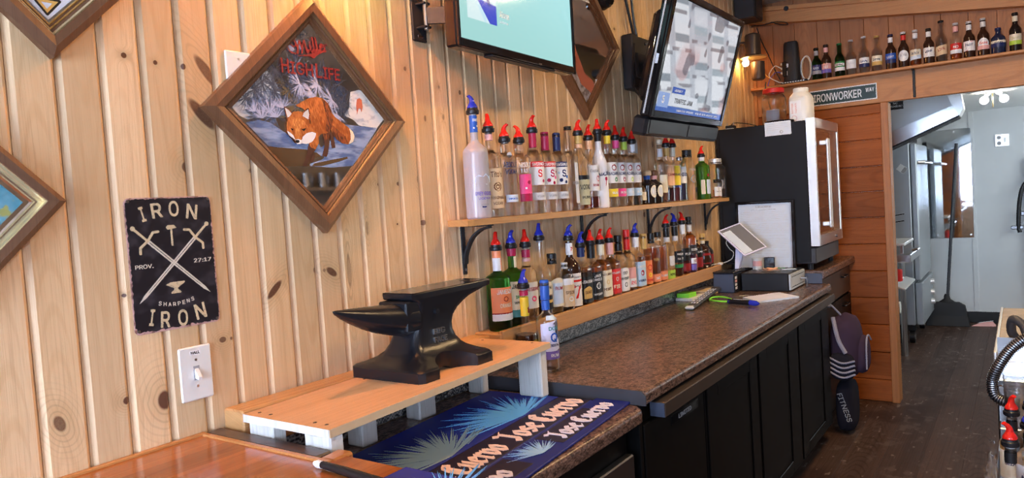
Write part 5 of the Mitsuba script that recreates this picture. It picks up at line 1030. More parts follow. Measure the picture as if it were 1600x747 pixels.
# framed document leaning on the fridge
t = thing('framed_document', 'white printed document in a black frame leaning on the fridge side', 'document')
def lean(m): return turn(m, -3, (1, 0, 0), (0, 4.40, .99))
fx0, fx1, fz0, fz1 = .118, .462, .99, 1.402
fr = []
put(t, 'frame', lean(cat([bx(fx0, fx0+.016, 4.372, 4.388, fz0, fz1, .003), bx(fx1-.016, fx1, 4.372, 4.388, fz0, fz1, .003), bx(fx0, fx1, 4.372, 4.388, fz1-.016, fz1, .003), bx(fx0, fx1, 4.372, 4.388, fz0, fz0+.016, .003)])), 'black_glossy')
put(t, 'frame_trim', lean(bx(fx1-.024, fx1-.016, 4.371, 4.383, fz0+.016, fz1-.016, .001)), 'steel')
put(t, 'sheet', lean(bx(fx0+.016, fx1-.018, 4.380, 4.383, fz0+.016, fz1-.016)), 'blue_cast_paper')
ond = lambda m, x, z: lean(onto(m, (x, 4.3798, z), (1, 0, 0), (0, 0, 1)))
put(t, 'lettering', ond(text('LICENSE', .010, .09, .0004), .285, 1.367), 'ink_grey'); put(t, 'lettering', ond(text('STATE LIQUOR CONTROL', .006, .15, .0004, False), .285, 1.350), 'ink_grey')
rs3 = np.random.RandomState(9)
ln = []
z = 1.335
while z > 1.06:
    x = .146
    while x < .41:
        w = rs3.uniform(.012, .06); ln.append(sbox(x, z, min(x+w, .425), z+.0022)); x += w+.006
    z -= .0105 if rs3.rand() > .2 else .018
put(t, 'print_lines', ond(flat(MultiPolygon(ln), .0003), 0, 0), 'ink_silver_ink')
# jars on the fridge
FZ = 1.8525
t = thing('plastic_jar', 'large clear plastic jar with a red screw lid on top of the fridge', 'jar')
put(t, 'jar_body', shift(lathe([(0, 0), (.066, 0), (.074, .008), (.074, .10), (.070, .105), (.074, .112), (.074, .188), (.066, .205), (.060, .21), (.060, .226), (.0575, .226), (.0575, .208), (.0635, .203), (.0715, .187), (.0715, .112), (.0675, .105), (.0715, .099), (.0715, .009), (.064, .0025), (0, .0025)], 30), .268, 4.80, FZ), 'glass_shell', 40)
put(t, 'lid', shift(lathe([(.062, 0), (.064, .001), (.0655, .004), (.0655, .026), (.062, .030), (0, .030)], 30), .268, 4.80, FZ+.222), 'ink_red', 40)
put(t, 'slip', turn(bx(.22, .30, 4.80, 4.802, FZ+.01, FZ+.12), 18, at=(.26, 4.8, 0)), 'blue_cast_paper')
t = thing('plastic_jug', 'white square plastic jug with red lettering on top of the fridge', 'jug')
put(t, 'jug_body', shift(lathe([(0, 0), (.060, 0), (.066, .006), (.066, .145), (.060, .165), (.044, .185), (.041, .19), (.041, .205)], 32, 4.0), .468, 4.655, FZ), 'white_plastic', 40)
put(t, 'cap', shift(lathe([(.043, 0), (.0445, .002), (.0445, .016), (.042, .019), (0, .019)], 24), .468, 4.655, FZ+.195), 'white_plastic', 40)
put(t, 'label', bx(.416, .482, 4.5885, 4.5895, FZ+.012, FZ+.135), 'ink_white')
onj = lambda m, x, z: onto(m, (x-.018, 4.5882, z), (1, 0, 0), (0, 0, 1))
put(t, 'lettering', onj(turn(text('NAPKIN', .012, .06, .0004), 90), .448, FZ+.09), 'ink_rose'); put(t, 'lettering', onj(turn(text('CLEANER', .010, .06, .0004), 90), .468, FZ+.09), 'ink_rose')
put(t, 'emblem', onj(flat(Point(0, 0).buffer(.016).difference(Point(0, 0).buffer(.013)), .0004), .458, FZ+.032), 'ink_rose')
t = thing('serving_tray', 'black round tray lying on the fridge in front of the jugs', 'tray')
put(t, 'tray', shift(lathe([(0, 0), (.068, 0), (.080, .010), (.083, .020), (.080, .021), (.077, .012), (.067, .004), (0, .004)], 36), .370, 4.524, FZ), 'black_plastic', 40)
put(t, 'napkin', bx(.35, .405, 4.50, 4.55, FZ+.004, FZ+.010, .002), 'blue_cast_paper')
t = thing('power_adapter', 'small black power adapter with a cable on the back of the fridge top', 'adapter')
put(t, 'block', bx(.03, .085, 4.55, 4.60, FZ, FZ+.032, .005), 'black_plastic'); put(t, 'label', bx(.03, .085, 4.549, 4.5505, FZ+.004, FZ+.014), 'blue_cast_paper')
put(t, 'cable', tube(spline([(.06, 4.57, FZ+.03), (.07, 4.62, FZ+.05), (.15, 4.66, FZ+.035), (.22, 4.70, FZ+.006)], 6), .003, 6), 'black_plastic', 40)
put(t, 'prong', cat([bx(.035, .04, 4.57, 4.573, FZ+.032, FZ+.05), bx(.075, .08, 4.57, 4.573, FZ+.032, FZ+.05)]), 'steel')

# ---------------------------------------------------------------- cash register corner
CZ = .9105
t = thing('cash_drawer', 'black cash drawer box with a grey front in front of the fridge', 'cash drawer')
put(t, 'box', bx(.245, .500, 4.045, 4.362, CZ, 1.010, .004), 'black_plastic')
put(t, 'front', bx(.500, .512, 4.05, 4.358, CZ+.006, 1.002, .002), 'grey_panel'); put(t, 'front_groove', cat([bx(.5118, .5128, 4.07, 4.34, z, z+.003) for z in (.930, .985)]), 'black_matte')
put(t, 'lock', cyl((.512, 4.26, .960), (.520, 4.26, .960), .010, n=14), 'steel')
t = thing('key_ring', 'small bunch of keys hanging from the cash drawer lock', 'keys')
put(t, 'key', bx(.519, .545, 4.258, 4.262, .956, .964, .001), 'steel')
put(t, 'ring', tube([(.545, 4.26+.014*math.sin(a), .952+.014*math.cos(a)) for a in np.linspace(0, 2*math.pi, 20)], .0012, 6, False), 'steel')
for a in (-14, 10, 26): put(t, 'key', turn(cat([bx(.5435, .5455, 4.252, 4.268, .915, .938, .001), bx(.544, .5452, 4.257, 4.262, .9115, .918)]), a, (1, 0, 0), (.5445, 4.26, .94)), 'steel')
t = thing('receipt_printer', 'dark slate receipt printer box left of the cash drawer', 'printer')
put(t, 'box', bx(.115, .232, 3.955, 4.085, CZ, 1.018, .006), 'slate_blue'); put(t, 'lid', bx(.112, .236, 3.95, 4.09, 1.018, 1.028, .004), 'black_plastic')
put(t, 'side', bx(.2322, .2362, 3.957, 4.083, CZ, 1.015, .001), 'black_plastic')
for i, c in enumerate(('white', 'white', 'rose', 'white')): put(t, 'sticker', bx(.2362, .2368, 3.965, 4.0, .930+.019*i, .944+.019*i), 'ink_'+c)
t = thing('tablet_stand', 'pale lilac tablet on a tilted stand behind the printer', 'tablet')
A, Bq, Cq, D = [np.array(q) for q in ((.098, 4.12, 1.248), (.255, 4.10, 1.103), (.345, 4.22, 1.142), (.19, 4.24, 1.287))]
nrm = np.cross(Bq-A, D-A); nrm /= np.linalg.norm(nrm)
mid = lambda u, v: A+(Bq-A)*u+(D-A)*v
put(t, 'tablet', hull([q+s*nrm*.006 for q in (A, Bq, Bq+(D-A), D) for s in (0, -1.2)]), 'ink_lavender')
put(t, 'screen', hull([mid(u, v)+nrm*h for u in (.04, .96) for v in (.05, .95) for h in (-.001, .0006)]), 'tablet_glass')
put(t, 'receipt', hull([mid(u, v)+nrm*h for u in (.12, .95) for v in (.06, .42) for h in (.0005, .0012)]), 'ink_pale_blue')
put(t, 'arm', hull([mid(.45, .3)-nrm*.008, mid(.6, .3)-nrm*.008, mid(.45, .6)-nrm*.008, mid(.6, .6)-nrm*.008, (.196, 4.095, 1.03), (.216, 4.095, 1.03), (.196, 4.14, 1.03), (.216, 4.14, 1.03)]), 'ink_lavender')
put(t, 'foot', bx(.16, .242, 4.088, 4.17, 1.0105, 1.0305, .004) if False else bx(.19, .235, 4.088, 4.16, 1.0105, 1.0305, .004), 'black_plastic')
t = thing('white_cable', 'white cable looping behind the tablet to the ledge end', 'cable')
put(t, 'cable', tube(spline([(.165, 4.30, 1.20), (.135, 4.27, 1.215), (.105, 4.24, 1.175), (.13, 4.22, 1.135), (.155, 4.21, 1.115), (.15, 4.19, 1.08), (.12, 4.15, 1.062), (.10, 4.06, 1.062), (.07, 4.0, 1.058)], 8), .0028, 7), 'white_plastic', 40)
put(t, 'plug', bx(.095, .12, 4.10, 4.125, 1.050, 1.066, .003), 'white_plastic')
t = thing('tip_cup', 'small white cup with pink print on the cash drawer', 'cup')
put(t, 'cup', shift(lathe([(0, 0), (.026, 0), (.030, .064), (.0285, .064), (.025, .003), (0, .003)], 24), .275, 4.255, 1.0105), 'white_plastic', 40)
put(t, 'print', shift(sheet(lambda a, z: .028+.00004*z, .02, .05, -2.2, -.2, .0012, .0005, 14), .275, 4.255, 1.0105), 'ink_rose')
t = thing('coin_tray', 'shallow clear tray of copper coins on the cash drawer', 'coins')
put(t, 'dish', shift(lathe([(0, 0), (.055, 0), (.068, .014), (.066, .015), (.054, .003), (0, .003)], 28), .375, 4.165, 1.0105), 'glass_clear', 40)
k = put(t, 'coin', cat([turn(cyl((.375+.045*math.cos(a)*q, 4.165+.045*math.sin(a)*q, 1.0145+h), (.375+.045*math.cos(a)*q, 4.165+.045*math.sin(a)*q, 1.016+h), .0095, n=12), tl, (1, .3, 0), (.375, 4.165, 1.015)) for a, q, h, tl in [(RNG.uniform(0, 6.28), RNG.random(), RNG.uniform(0, .010), RNG.uniform(-9, 9)) for _ in range(46)]]), 'ink_peach')
labels[k] = {'kind': 'stuff'}
solid('business_card', turn(bx(.405, .49, 4.22, 4.27, 1.0105, 1.012), 25, at=(.45, 4.25, 0)), 'ink_pale_blue', 'pale card lying on the right side of the cash drawer', 'card')
solid('banknote', turn(bx(.33, .42, 4.275, 4.315, 1.0105, 1.0125), 12, at=(.38, 4.29, 0)), 'ink_green', 'green banknote lying behind the coins on the cash drawer', 'banknote')
solid('black_phone', turn(bx(.30, .36, 4.30, 4.315, 1.0105, 1.075, .003), 8, at=(.33, 4.31, 0)), 'black_glossy', 'small black card reader standing against the framed document', 'card reader')
# things on the counter
t = thing('remote_control', 'long grey remote control resting on the wood scraps', 'remote control')
rq = lambda m: turn(turn(m, 2.0, (1, 0, 0), (.15, 3.35, .93)), 7, (0, 0, 1), (.15, 3.6, 0))
put(t, 'shell', rq(bx(.158, .208, 3.33, 3.92, .914, .930, .007)), 'charcoal'); put(t, 'nose', rq(bx(.160, .206, 3.325, 3.36, .9165, .9305, .006)), 'ink_silver_ink')
for i in range(9):
    for j in range(3):
        put(t, 'button', rq(bx(.166+.013*j, .175+.013*j, 3.42+.05*i, 3.445+.05*i, .9298, .9318, .001)), ['ink_pale_blue', 'ink_lavender', 'ink_silver_ink'][(i+j) % 3])
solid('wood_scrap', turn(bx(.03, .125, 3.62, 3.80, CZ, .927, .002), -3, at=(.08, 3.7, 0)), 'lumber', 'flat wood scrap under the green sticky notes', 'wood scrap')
solid('wood_scrap', turn(bx(.03, .135, 3.815, 4.03, CZ, .938, .002), -5, at=(.08, 3.9, 0)), 'ink_tan', 'thicker wood scrap behind the remote control', 'wood scrap')
solid('sticky_notes', turn(bx(.035, .105, 3.63, 3.72, .9272, .950, .001), -4, at=(.08, 3.7, 0)), 'ink_neon', 'bright green sticky note pad on a wood scrap', 'sticky notes')
t = thing('sunglasses', 'neon green and black sunglasses on the counter', 'sunglasses')
gl = spline([(.20, 3.66, .918), (.225, 3.60, .924), (.27, 3.56, .926), (.315, 3.56, .924), (.335, 3.60, .924), (.30, 3.66, .926), (.245, 3.70, .926), (.20, 3.70, .922), (.196, 3.67, .918)], 8)
put(t, 'temple', tube(gl, .0045, 8), 'ink_neon', 40); put(t, 'temple', tube(spline([(.30, 3.65, .922), (.35, 3.60, .926), (.42, 3.57, .924)], 6), .004, 8), 'black_plastic', 40)
t = thing('marker_pen', 'black and blue utility pen lying on the white notepad edge', 'pen')
put(t, 'barrel', tube([(.345, 3.555, .925), (.45, 3.525, .926)], [.011, .013], 14), 'black_plastic', 40); put(t, 'blue_end', tube([(.45, 3.525, .926), (.482, 3.516, .925), (.497, 3.511, .924)], [.0135, .0130, .006], 14), 'spout_blue', 40)
put(t, 'collar', tube([(.332, 3.559, .925), (.345, 3.555, .925)], [.010, .0115], 14), 'ink_navy', 40); put(t, 'stripe', tube([(.36, 3.556, .9365), (.44, 3.533, .9378)], .0018, 6), 'ink_silver_ink', 40)
t = thing('notepad', 'white paper notepad on the counter in front of the cash drawer', 'notepad')
q4 = [(.462, 3.615), (.607, 3.820), (.470, 3.955), (.345, 3.745)]
put(t, 'pages', prism_z(Polygon(q4), CZ, .920), 'blue_cast_paper'); put(t, 'top_sheet', prism_z(Polygon([(.464, 3.622), (.603, 3.818), (.471, 3.948), (.350, 3.745)]), .920, .9206), 'ink_lavender')
solid('bottle_opener', cat([tube([(.29, 3.76, .914), (.33, 3.80, .914)], .004, 8), cyl((.36, 3.82, .9105), (.36, 3.82, .918), .012, n=16), tube([(.30, 3.83, .914), (.34, 3.86, .914)], .003, 6)]), 'steel', 'small steel bottle opener in front of the printer', 'bottle opener', smooth=40)

# ---------------------------------------------------------------- partition: beer shelf and its bottles
BZ = 2.183
t = thing('beer_shelf', 'narrow wooden shelf along the partition carrying a row of beer bottles', 'shelf')
put(t, 'board', bx(.0, 2.2, 5.225, YP-.011, BZ-.018, BZ, .003), 'pine_header')
for x in (1.003, 1.80): put(t, 'bracket', cat([bx(x-.008, x+.008, YP-.0165, YP-.0105, 1.992, BZ-.0185, .002), bx(x-.008, x+.008, 5.24, YP-.0165, BZ-.0235, BZ-.0182, .001)]), 'black_matte')
def stripe(a): return Polygon([(-.022, -a), (-.010, -a), (.022, a), (.010, a)])
beer = [ # x, height, glass, liquid, cap, neck, label, sub, text, colour, description
 (.435, .214, 'glass_green_dk', None, 'black', 'grey', 'navy', 'grey', 'ROCK', 'white', 'dark green beer bottle with a navy and silver label nearest the router'),
 (.497, .225, 'glass_brown', None, 'black', 'rose', 'rose', 'purple', 'ALE', 'white', 'brown beer bottle with a pink label and purple band'),
 (.580, .218, 'glass_green_dk', None, 'green', None, 'green', 'white', 'Heineken', 'white', 'dark green beer bottle with an oval white-banded label'),
 (.650, .228, 'glass_clear', None, 'silver_ink', None, 'white', None, 'PREMIER', 'silver_ink', 'empty clear beer bottle with a plain white label'),
 (.728, .236, 'glass_clear', None, 'white', None, 'white', 'navy', 'Corona', 'navy', 'empty clear beer bottle with a white label over a navy band'),
 (.803, .226, 'glass_clear', None, 'gold', None, 'cream', 'gold', 'Corona', 'navy', 'clear beer bottle with a cream label over a gold band'),
 (.883, .220, 'glass_brown', None, 'navy', 'white', 'blue', 'navy', 'LIGHT', 'white', 'brown beer bottle with a bright blue label'),
 (.956, .221, 'glass_brown', None, 'white', 'red', 'white', None, 'ULTRA', 'grey', 'brown beer bottle with a white oval label and red neck tag'),
 (1.022, .222, 'glass_clear', 'liquid_whiskey', 'white', 'white', 'cream', 'pale_blue', 'BUSCH', 'navy', 'amber beer bottle with a torn white and blue label'),
 (1.095, .217, 'glass_brown', None, 'black', 'white', 'white', None, 'lite', 'navy', 'brown beer bottle with a white label reading lite'),
 (1.163, .252, 'glass_clear', None, 'black', None, 'tan', None, 'LIFE', 'dark_red', 'tall clear beer bottle with a slanted gold label'),
 (1.239, .222, 'glass_clear', 'liquid_whiskey', 'silver_ink', 'rose', 'red', 'white', 'RED', 'white', 'amber beer bottle with a bright red label over a white one'),
 (1.308, .218, 'glass_brown', None, 'white', 'white', 'white', None, 'PABST', 'navy', 'brown beer bottle with a white label crossed by a red stripe'),
 (1.380, .223, 'glass_brown', None, 'silver_ink', 'silver_ink', 'white', 'rose', 'Coors', 'red', 'brown beer bottle with a peaked white label in red script'),
 (1.454, .152, 'glass_navy', None, 'navy', None, 'cream', 'navy', 'SUMMER', 'navy', 'short stubby navy bottle with a cream label'),
 (1.538, .224, 'glass_black', None, 'black', 'cream', 'cream', 'lime', 'SHARK', 'olive', 'black beer bottle with a pale yellow label at the right end')]
liq('glass_green_dk', (.03, .13, .035), 1.40)
for x, h, gl_, lq, cp, nk, lb, sub, tx, tc, desc in beer:
    stub = h < .18; hs, hn = (.085, .122) if stub else (.115*h/.22, .160*h/.22)
    bd = [L(I+lb, .040, hs-.010 if stub else .098, half=78, slant=.014 if tx == 'LIFE' else 0) if tx not in ('ULTRA', 'Coors') else L(I+lb, .036, .104, half=62, **({'oval': True} if tx == 'ULTRA' else {'arch': .026})), X_(tx, I+tc, .075 if tx != 'SUMMER' else .06, .014, min(.042, .0095*len(tx)), lay=1, tilt=14 if tx in ('LIFE', 'lite') else 0)]
    if sub and tx not in ('ULTRA',): bd.append(L(I+sub, .036, .060, half=78, lay=1, **({'slant': .01} if tx == 'BUSCH' else {})))
    if tx == 'PABST': bd.append(dict(k='shape', g=stripe(.028), at=.068, m=I+'red', lay=1))
    if tx == 'Heineken': bd.append(L(I+'white', .068, .086, half=70, lay=1)); bd[1] = X_(tx, I+'black', .077, .010, .045, lay=2)
    if tx == 'RED': bd.append(D_(I+'dark_red', .082, .012, lay=1))
    if nk: bd.append(N_(I+nk, h-.052, h-.020))
    bottle('beer_bottle', desc, x, 5.268, BZ, .0365 if stub else .0300, hs, hn, .0135, h-.004, gl_, lq, .45, ('cap', I+cp), bd, face=-88, group=None, ch=.008, capz=h-.008)
# network gear
t = thing('internet_router', 'tall black internet router tower at the left end of the beer shelf', 'router')
put(t, 'tower', shift(lathe([(0, 0), (.050, 0), (.053, .004), (.051, .18), (.046, .255), (.040, .268), (0, .270)], 32, 3.0, 1.0, .72), .275, 5.268, BZ+.0155), 'black_matte', 40)
put(t, 'port_panel', bx(.222, .250, 5.223, 5.236, BZ+.05, BZ+.15, .003), 'black_glossy'); put(t, 'label', bx(.238, .262, 5.2275, 5.2295, BZ+.11, BZ+.135), 'blue_cast_paper'); put(t, 'port', bx(.24, .256, 5.2275, 5.2295, BZ+.055, BZ+.085), 'ink_grey')
for z in (.07, .10, .13): put(t, 'plug', bx(.208, .226, 5.232, 5.248, BZ+z, BZ+z+.014, .002), 'ink_cream')
t = thing('network_switch', 'flat black network switch with a row of ports under the router', 'network switch')
put(t, 'box', bx(.205, .375, 5.227, 5.305, BZ, BZ+.015, .002), 'black_plastic')
for i in range(9): put(t, 'port', bx(.215+.017*i, .226+.017*i, 5.2262, 5.2275, BZ+.004, BZ+.011), 'ink_silver_ink')
for nm, mat, pts, lab in (('yellow_cable', 'ink_gold', [(.21, 5.262, BZ+.08), (.16, 5.262, BZ+.10), (.13, 5.26, BZ+.06), (.09, 5.26, BZ+.10), (.06, 5.26, BZ+.16)], 'tan yellow network cable left of the router'),
                          ('network_cable', 'white_plastic', [(.21, 5.235, BZ+.112), (.17, 5.23, BZ+.13), (.13, 5.23, BZ+.07), (.19, 5.228, BZ+.02), (.225, 5.222, BZ+.008)], 'white network cable curving down left of the router'),
                          ('blue_cable', 'ink_purple', [(.215, 5.25, BZ+.08), (.17, 5.25, BZ+.09), (.13, 5.25, BZ+.05), (.11, 5.26, BZ+.004)], 'violet network cable behind the white one'),
                          ('black_cable', 'black_plastic', [(.06, 5.24, 2.60), (.09, 5.235, 2.50), (.13, 5.235, 2.40), (.17, 5.235, 2.29), (.205, 5.235, 2.21)], 'black cable hanging from the beam to the router'),
                          ('looped_cable', 'black_plastic', [(.03, 5.24, 2.62), (.10, 5.235, 2.61), (.18, 5.235, 2.615), (.25, 5.23, 2.60), (.27, 5.23, 2.58), (.22, 5.235, 2.59), (.16, 5.24, 2.62)], 'black cable looped under the sloped beam'),
                          ('drop_cable', 'black_plastic', [(.11, 5.216, BZ+.03), (.105, 5.212, BZ-.03), (.12, 5.21, 2.05), (.13, 5.215, 1.95), (.12, 5.22, 1.88)], 'thin black cable dropping in front of the partition behind the jar')):
    k = solid(nm, tube(spline(pts, 7), .0034, 7), mat, lab, 'cable', smooth=40)
k = thing('coiled_cable', 'coil of white cable between the router and the first beer bottle', 'cable')
for i in range(5):
    c = (.362+.002*i, 5.285-.004*i, BZ+.090+.004*math.sin(i*2)); rx, rz = .030+.004*math.cos(i*3), .080
    put(k, 'loop', tube([(c[0]+rx*math.cos(a), c[1]+.006*math.sin(2*a+i), c[2]+rz*math.sin(a)) for a in np.linspace(0, 2*math.pi, 40)], .0025, 6, False), 'ink_tan' if i % 2 else 'ink_rose' if False else 'white_plastic', 40)
# street sign
t = thing('street_sign', 'dark green street name sign with white border reading IRONWORKER WAY', 'sign')
sy = YP-.0125
put(t, 'plate', bx(.375, .789, sy-.002, sy+.002, 2.013, 2.116, .0008), 'ink_white'); put(t, 'field', bx(.381, .783, sy-.0026, sy-.0018, 2.020, 2.109), 'ink_street')
paint('ink_street', (.012, .035, .033), .4, .4)
ons = lambda m, x, z: onto(m, (x, sy-.0027, z), (1, 0, 0), (0, 0, 1))
put(t, 'lettering', ons(text('IRONWORKER', .050, .300, .0008), .548, 2.063), 'ink_white'); put(t, 'lettering', ons(text('WAY', .026, .052, .0008), .748, 2.078), 'ink_white')
# wall lamp in the corner
t = thing('wall_lamp', 'dark bronze wall lamp glowing warm in the corner above the fridge', 'lamp')
lx, ly = .105, 4.97
put(t, 'housing', lathe([(0, 0), (.044, 0), (.050, .006), (.050, .130), (.044, .142), (.02, .150), (0, .152)], 28), 'dark_bronze', 40, to_world=move(lx, ly, 2.362))
put(t, 'reflector', lathe([(.0, .004), (.082, -.002), (.086, .0), (.082, .006), (.0, .012)], 32), 'brass_pale', 40, to_world=move(lx, ly, 2.350))
put(t, 'canister', lathe([(0, 0), (.036, 0), (.044, .010), (.044, .120), (.02, .126), (0, .126)], 28), 'dark_bronze', 40, to_world=move(lx+.012, ly+.05, 2.206))
put(t, 'bulb', lathe([(0, -.052), (.012, -.050), (.021, -.038), (.023, -.026), (.018, -.010), (.011, 0), (.0, .002)], 20), 'white_plastic', 40, to_world=move(lx-.045, ly-.025, 2.348), emitter=glow(BULB_WARM))
put(t, 'arm', tube([(.002, ly+.02, 2.46), (.06, ly+.02, 2.46)], .012, 10), 'dark_bronze', 40)
t = thing('wall_speaker', 'black loudspeaker box hung in the corner above the wall lamp', 'speaker')
put(t, 'box', bx(.012, .150, 4.90, 5.08, 2.60, 2.77, .008), 'black_matte'); put(t, 'grille', bx(.15, .154, 4.915, 5.065, 2.615, 2.755, .002), 'black_plastic'); put(t, 'bracket', bx(.001, .014, 4.96, 5.02, 2.64, 2.70, .002), 'steel_dark')

# ---------------------------------------------------------------- kitchen
for a, e in zip(np.arange(0, 1.98, .165), np.arange(.165, 2.2, .165)):      # boards on the kitchen side of the partition
    put('wall_back', 'kitchen_plank', bx(-.09, .80, YP+.10, YP+.118, a+.003, min(e-.003, 1.98), .002), 'pine_orange')
paint('oven_panel', (.34, .37, .40), .35, .5, .35)
t = thing('double_oven', 'tall stainless steel double oven on casters in the kitchen', 'oven')
put(t, 'side', bx(.02, .735, 7.30, 8.22, .56, 1.80, .006), 'oven_panel'); put(t, 'lower_side', bx(.02, .735, 7.30, 8.22, .17, .552, .006), 'oven_panel')
put(t, 'door', bx(.740, .790, 7.32, 8.20, .57, 1.79, .010), 'oven_panel'); put(t, 'control_panel', bx(.740, .800, 7.32, 8.20, .17, .55, .008), 'oven_panel')
for z in (.48, .38, .29): put(t, 'knob', cyl((.800, 8.0, z), (.83, 8.0, z), .03, .026, 16), 'steel_white')
put(t, 'handle', tube([(.79, 7.40, 1.62), (.835, 7.42, 1.62), (.835, 8.1, 1.62), (.79, 8.12, 1.62)], .014, 10), 'steel')
put(t, 'top_vent', bx(.45, .72, 7.32, 8.1, 1.80, 1.86, .004), 'black_matte')
put(t, 'sticker', turn(bx(.640, .715, 7.2975, 7.2992, 1.540, 1.600), 40, (0, 1, 0), (.678, 7.3, 1.57)), 'ink_silver_ink'); put(t, 'sticker_print', turn(bx(.684, .713, 7.2965, 7.2976, 1.543, 1.597), 40, (0, 1, 0), (.678, 7.3, 1.57)), 'ink_grey')
for z in (1.10, 1.16): put(t, 'vent_slot', turn(bx(.60, .68, 7.2972, 7.2996, z, z+.008), -8, (0, 1, 0), (.64, 7.3, z)), 'black_matte')
for x, y in ((.70, 7.38), (.70, 8.12), (.08, 7.38)):
    c = put(t, 'caster', cat([cyl((x-.02, y, .055), (x+.02, y, .055), .055, n=20), bx(x-.03, x+.03, y-.03, y+.03, .11, .17, .004)]), 'black_plastic'); put(c, 'hub', cyl((x-.024, y, .055), (x+.024, y, .055), .03, n=16), 'steel')
t = thing('exhaust_hood', 'stainless exhaust hood with a slanted lip over the oven', 'exhaust hood')
hy = 6.5
put(t, 'face', prism_y(Polygon([(-.09, 2.2), (.2, 2.2), (1.08, 2.17), (1.135, 2.015), (-.09, 1.575)]), hy, hy+.03), 'hood_face')
paint('hood_face', (.60, .62, .63), .42, .4, .15)
put(t, 'lip', prism_y(Polygon([(1.135, 2.012), (1.168, 1.932), (-.09, 1.408), (-.09, 1.572)]), hy-.02, hy+.22), 'steel')
put(t, 'drip_edge', prism_y(Polygon([(1.168, 1.932), (1.168, 1.920), (-.09, 1.396), (-.09, 1.408)]), hy-.024, hy+.22), 'black_matte')
put(t, 'end_cap', hull([(1.12, hy-.02, 2.03), (1.08, hy-.02, 2.15), (1.185, hy-.02, 2.10), (1.20, hy-.02, 1.985), (1.172, hy-.02, 1.93), (1.12, hy+.22, 2.03), (1.08, hy+.22, 2.15), (1.185, hy+.22, 2.10), (1.20, hy+.22, 1.985), (1.172, hy+.22, 1.93)]), 'steel_white')
t = thing('notice_sticker', 'small black notice with white lettering in the doorway corner', 'notice')
put(t, 'plate', bx(.694, .800, hy-.0035, hy-.001, 2.030, 2.092), 'ink_black')
put(t, 'lettering', onto(text('NO', .014, .03, .0004), (.745, hy-.0037, 2.079), (1, 0, 0), (0, 0, 1)), 'ink_white'); put(t, 'lettering', onto(text('EMPLOYEES ONLY', .013, .095, .0004), (.747, hy-.0037, 2.055), (1, 0, 0), (0, 0, 1)), 'ink_white')
t = thing('kitchen_mirror', 'polished steel sheet screwed to the white kitchen wall reflecting planks', 'mirror')
put(t, 'sheet', bx(.72, 1.140, 8.540, 8.549, .855, 1.945, .001), 'mirror_glass')
for x, z in ((.83, .885), (1.115, .885), (1.0, 1.92)): put(t, 'screw', cyl((x, 8.540, z), (x, 8.535, z), .010, n=12), 'steel_white')
t = thing('wall_outlet', 'grey metal outlet and switch plate on the white kitchen wall', 'outlet')
put(t, 'plate', bx(1.337, 1.457, 8.538, 8.549, 1.732, 1.855, .004), 'steel_white')
for z in (1.765, 1.82): put(t, 'socket', cyl((1.372, 8.539, z), (1.372, 8.535, z), .017, n=16), 'ink_grey')
put(t, 'switch', bx(1.412, 1.428, 8.530, 8.540, 1.775, 1.815, .002), 'white_plastic')
t = thing('broom', 'black push broom leaning on the white kitchen wall', 'broom')
put(t, 'handle', tube([(.905, 8.36, .26), (.955, 8.43, .95), (1.018, 8.525, 1.80)], .014, 10), 'charcoal', 40)
put(t, 'socket', lathe([(.09, 0), (.075, .03), (.03, .06), (.02, .11), (0, .11)], 20, 2.0, 1.0, .5), 'black_matte', 40, to_world=move(.900, 8.355, .20))
bh = [np.array([(x, y, z) for x, y in ((.905-w, 8.33-d_), (.905+w, 8.33-d_), (.905+w, 8.33+d_), (.905-w, 8.33+d_))]) for z, w, d_ in ((.232, .10, .03), (.20, .15, .035), (.10, .165, .045), (.004, .185, .07))]
put(t, 'bristles', loft(bh), 'black_matte')
t = thing('floor_rag', 'pink and white rag lying on the floor by the kitchen wall', 'rag')
put(t, 'cloth', hull([(1.10, 8.30, .003), (1.30, 8.33, .003), (1.30, 8.42, .003), (1.12, 8.40, .003), (1.2, 8.36, .04), (1.27, 8.38, .05)]), 'ink_rose'); put(t, 'edge', hull([(1.15, 8.34, .03), (1.28, 8.36, .05), (1.28, 8.38, .052), (1.17, 8.37, .035)]), 'ink_white')
t = thing('prep_table', 'stainless prep table with tubular legs just inside the kitchen door', 'table')
put(t, 'top', bx(-.05, .842, 6.22, 6.85, .842, .905, .006), 'steel'); put(t, 'shelf', turn(bx(-.05, .800, 6.22, 6.85, .690, .705, .003), 18, (0, 1, 0), (.6, 6.3, .68)), 'steel_white')
put(t, 'upper_shelf', bx(-.05, .80, 6.26, 6.8, .968, .99, .004), 'steel_white')
for x, y in ((.705, 6.27), (.705, 6.80), (.0, 6.27)): put(t, 'leg', cyl((x, y, 0), (x, y, .845), .024, n=14), 'steel')
put(t, 'bolt', tube([(.842, 6.3, .93), (.88, 6.3, .94)], .01, 8), 'steel'); put(t, 'riser', cat([bx(x, x+.02, 6.3, 6.34, .905, .968) for x in (.3, .76)]), 'steel')
for i, (x, z) in enumerate(((.665, .760), (.735, .765), (.700, .815), (.765, .80), (.66, .805))):
    pass
for i, x in enumerate((.60, .672, .742)):
    solid('red_can', shift(lathe([(0, 0), (.030, 0), (.032, .004), (.032, .085), (.028, .092), (0, .092)], 18), x, 6.275, .7145-(x-.6)*math.tan(math.radians(18))+.026), 'ink_red', ['red can farthest left on the prep table shelf', 'red can in the middle of the prep table shelf', 'red can nearest the door on the prep table shelf'][i], 'can', smooth=40)
solid('paper_roll', onto(lathe([(.012, 0), (.045, 0), (.045, .10), (.012, .10)], 24), (.76, 6.20, .50), (0, 0, 1), (0, 1, 0)), 'white_plastic', 'white paper roll hanging beside the prep table leg', 'paper roll', smooth=40)
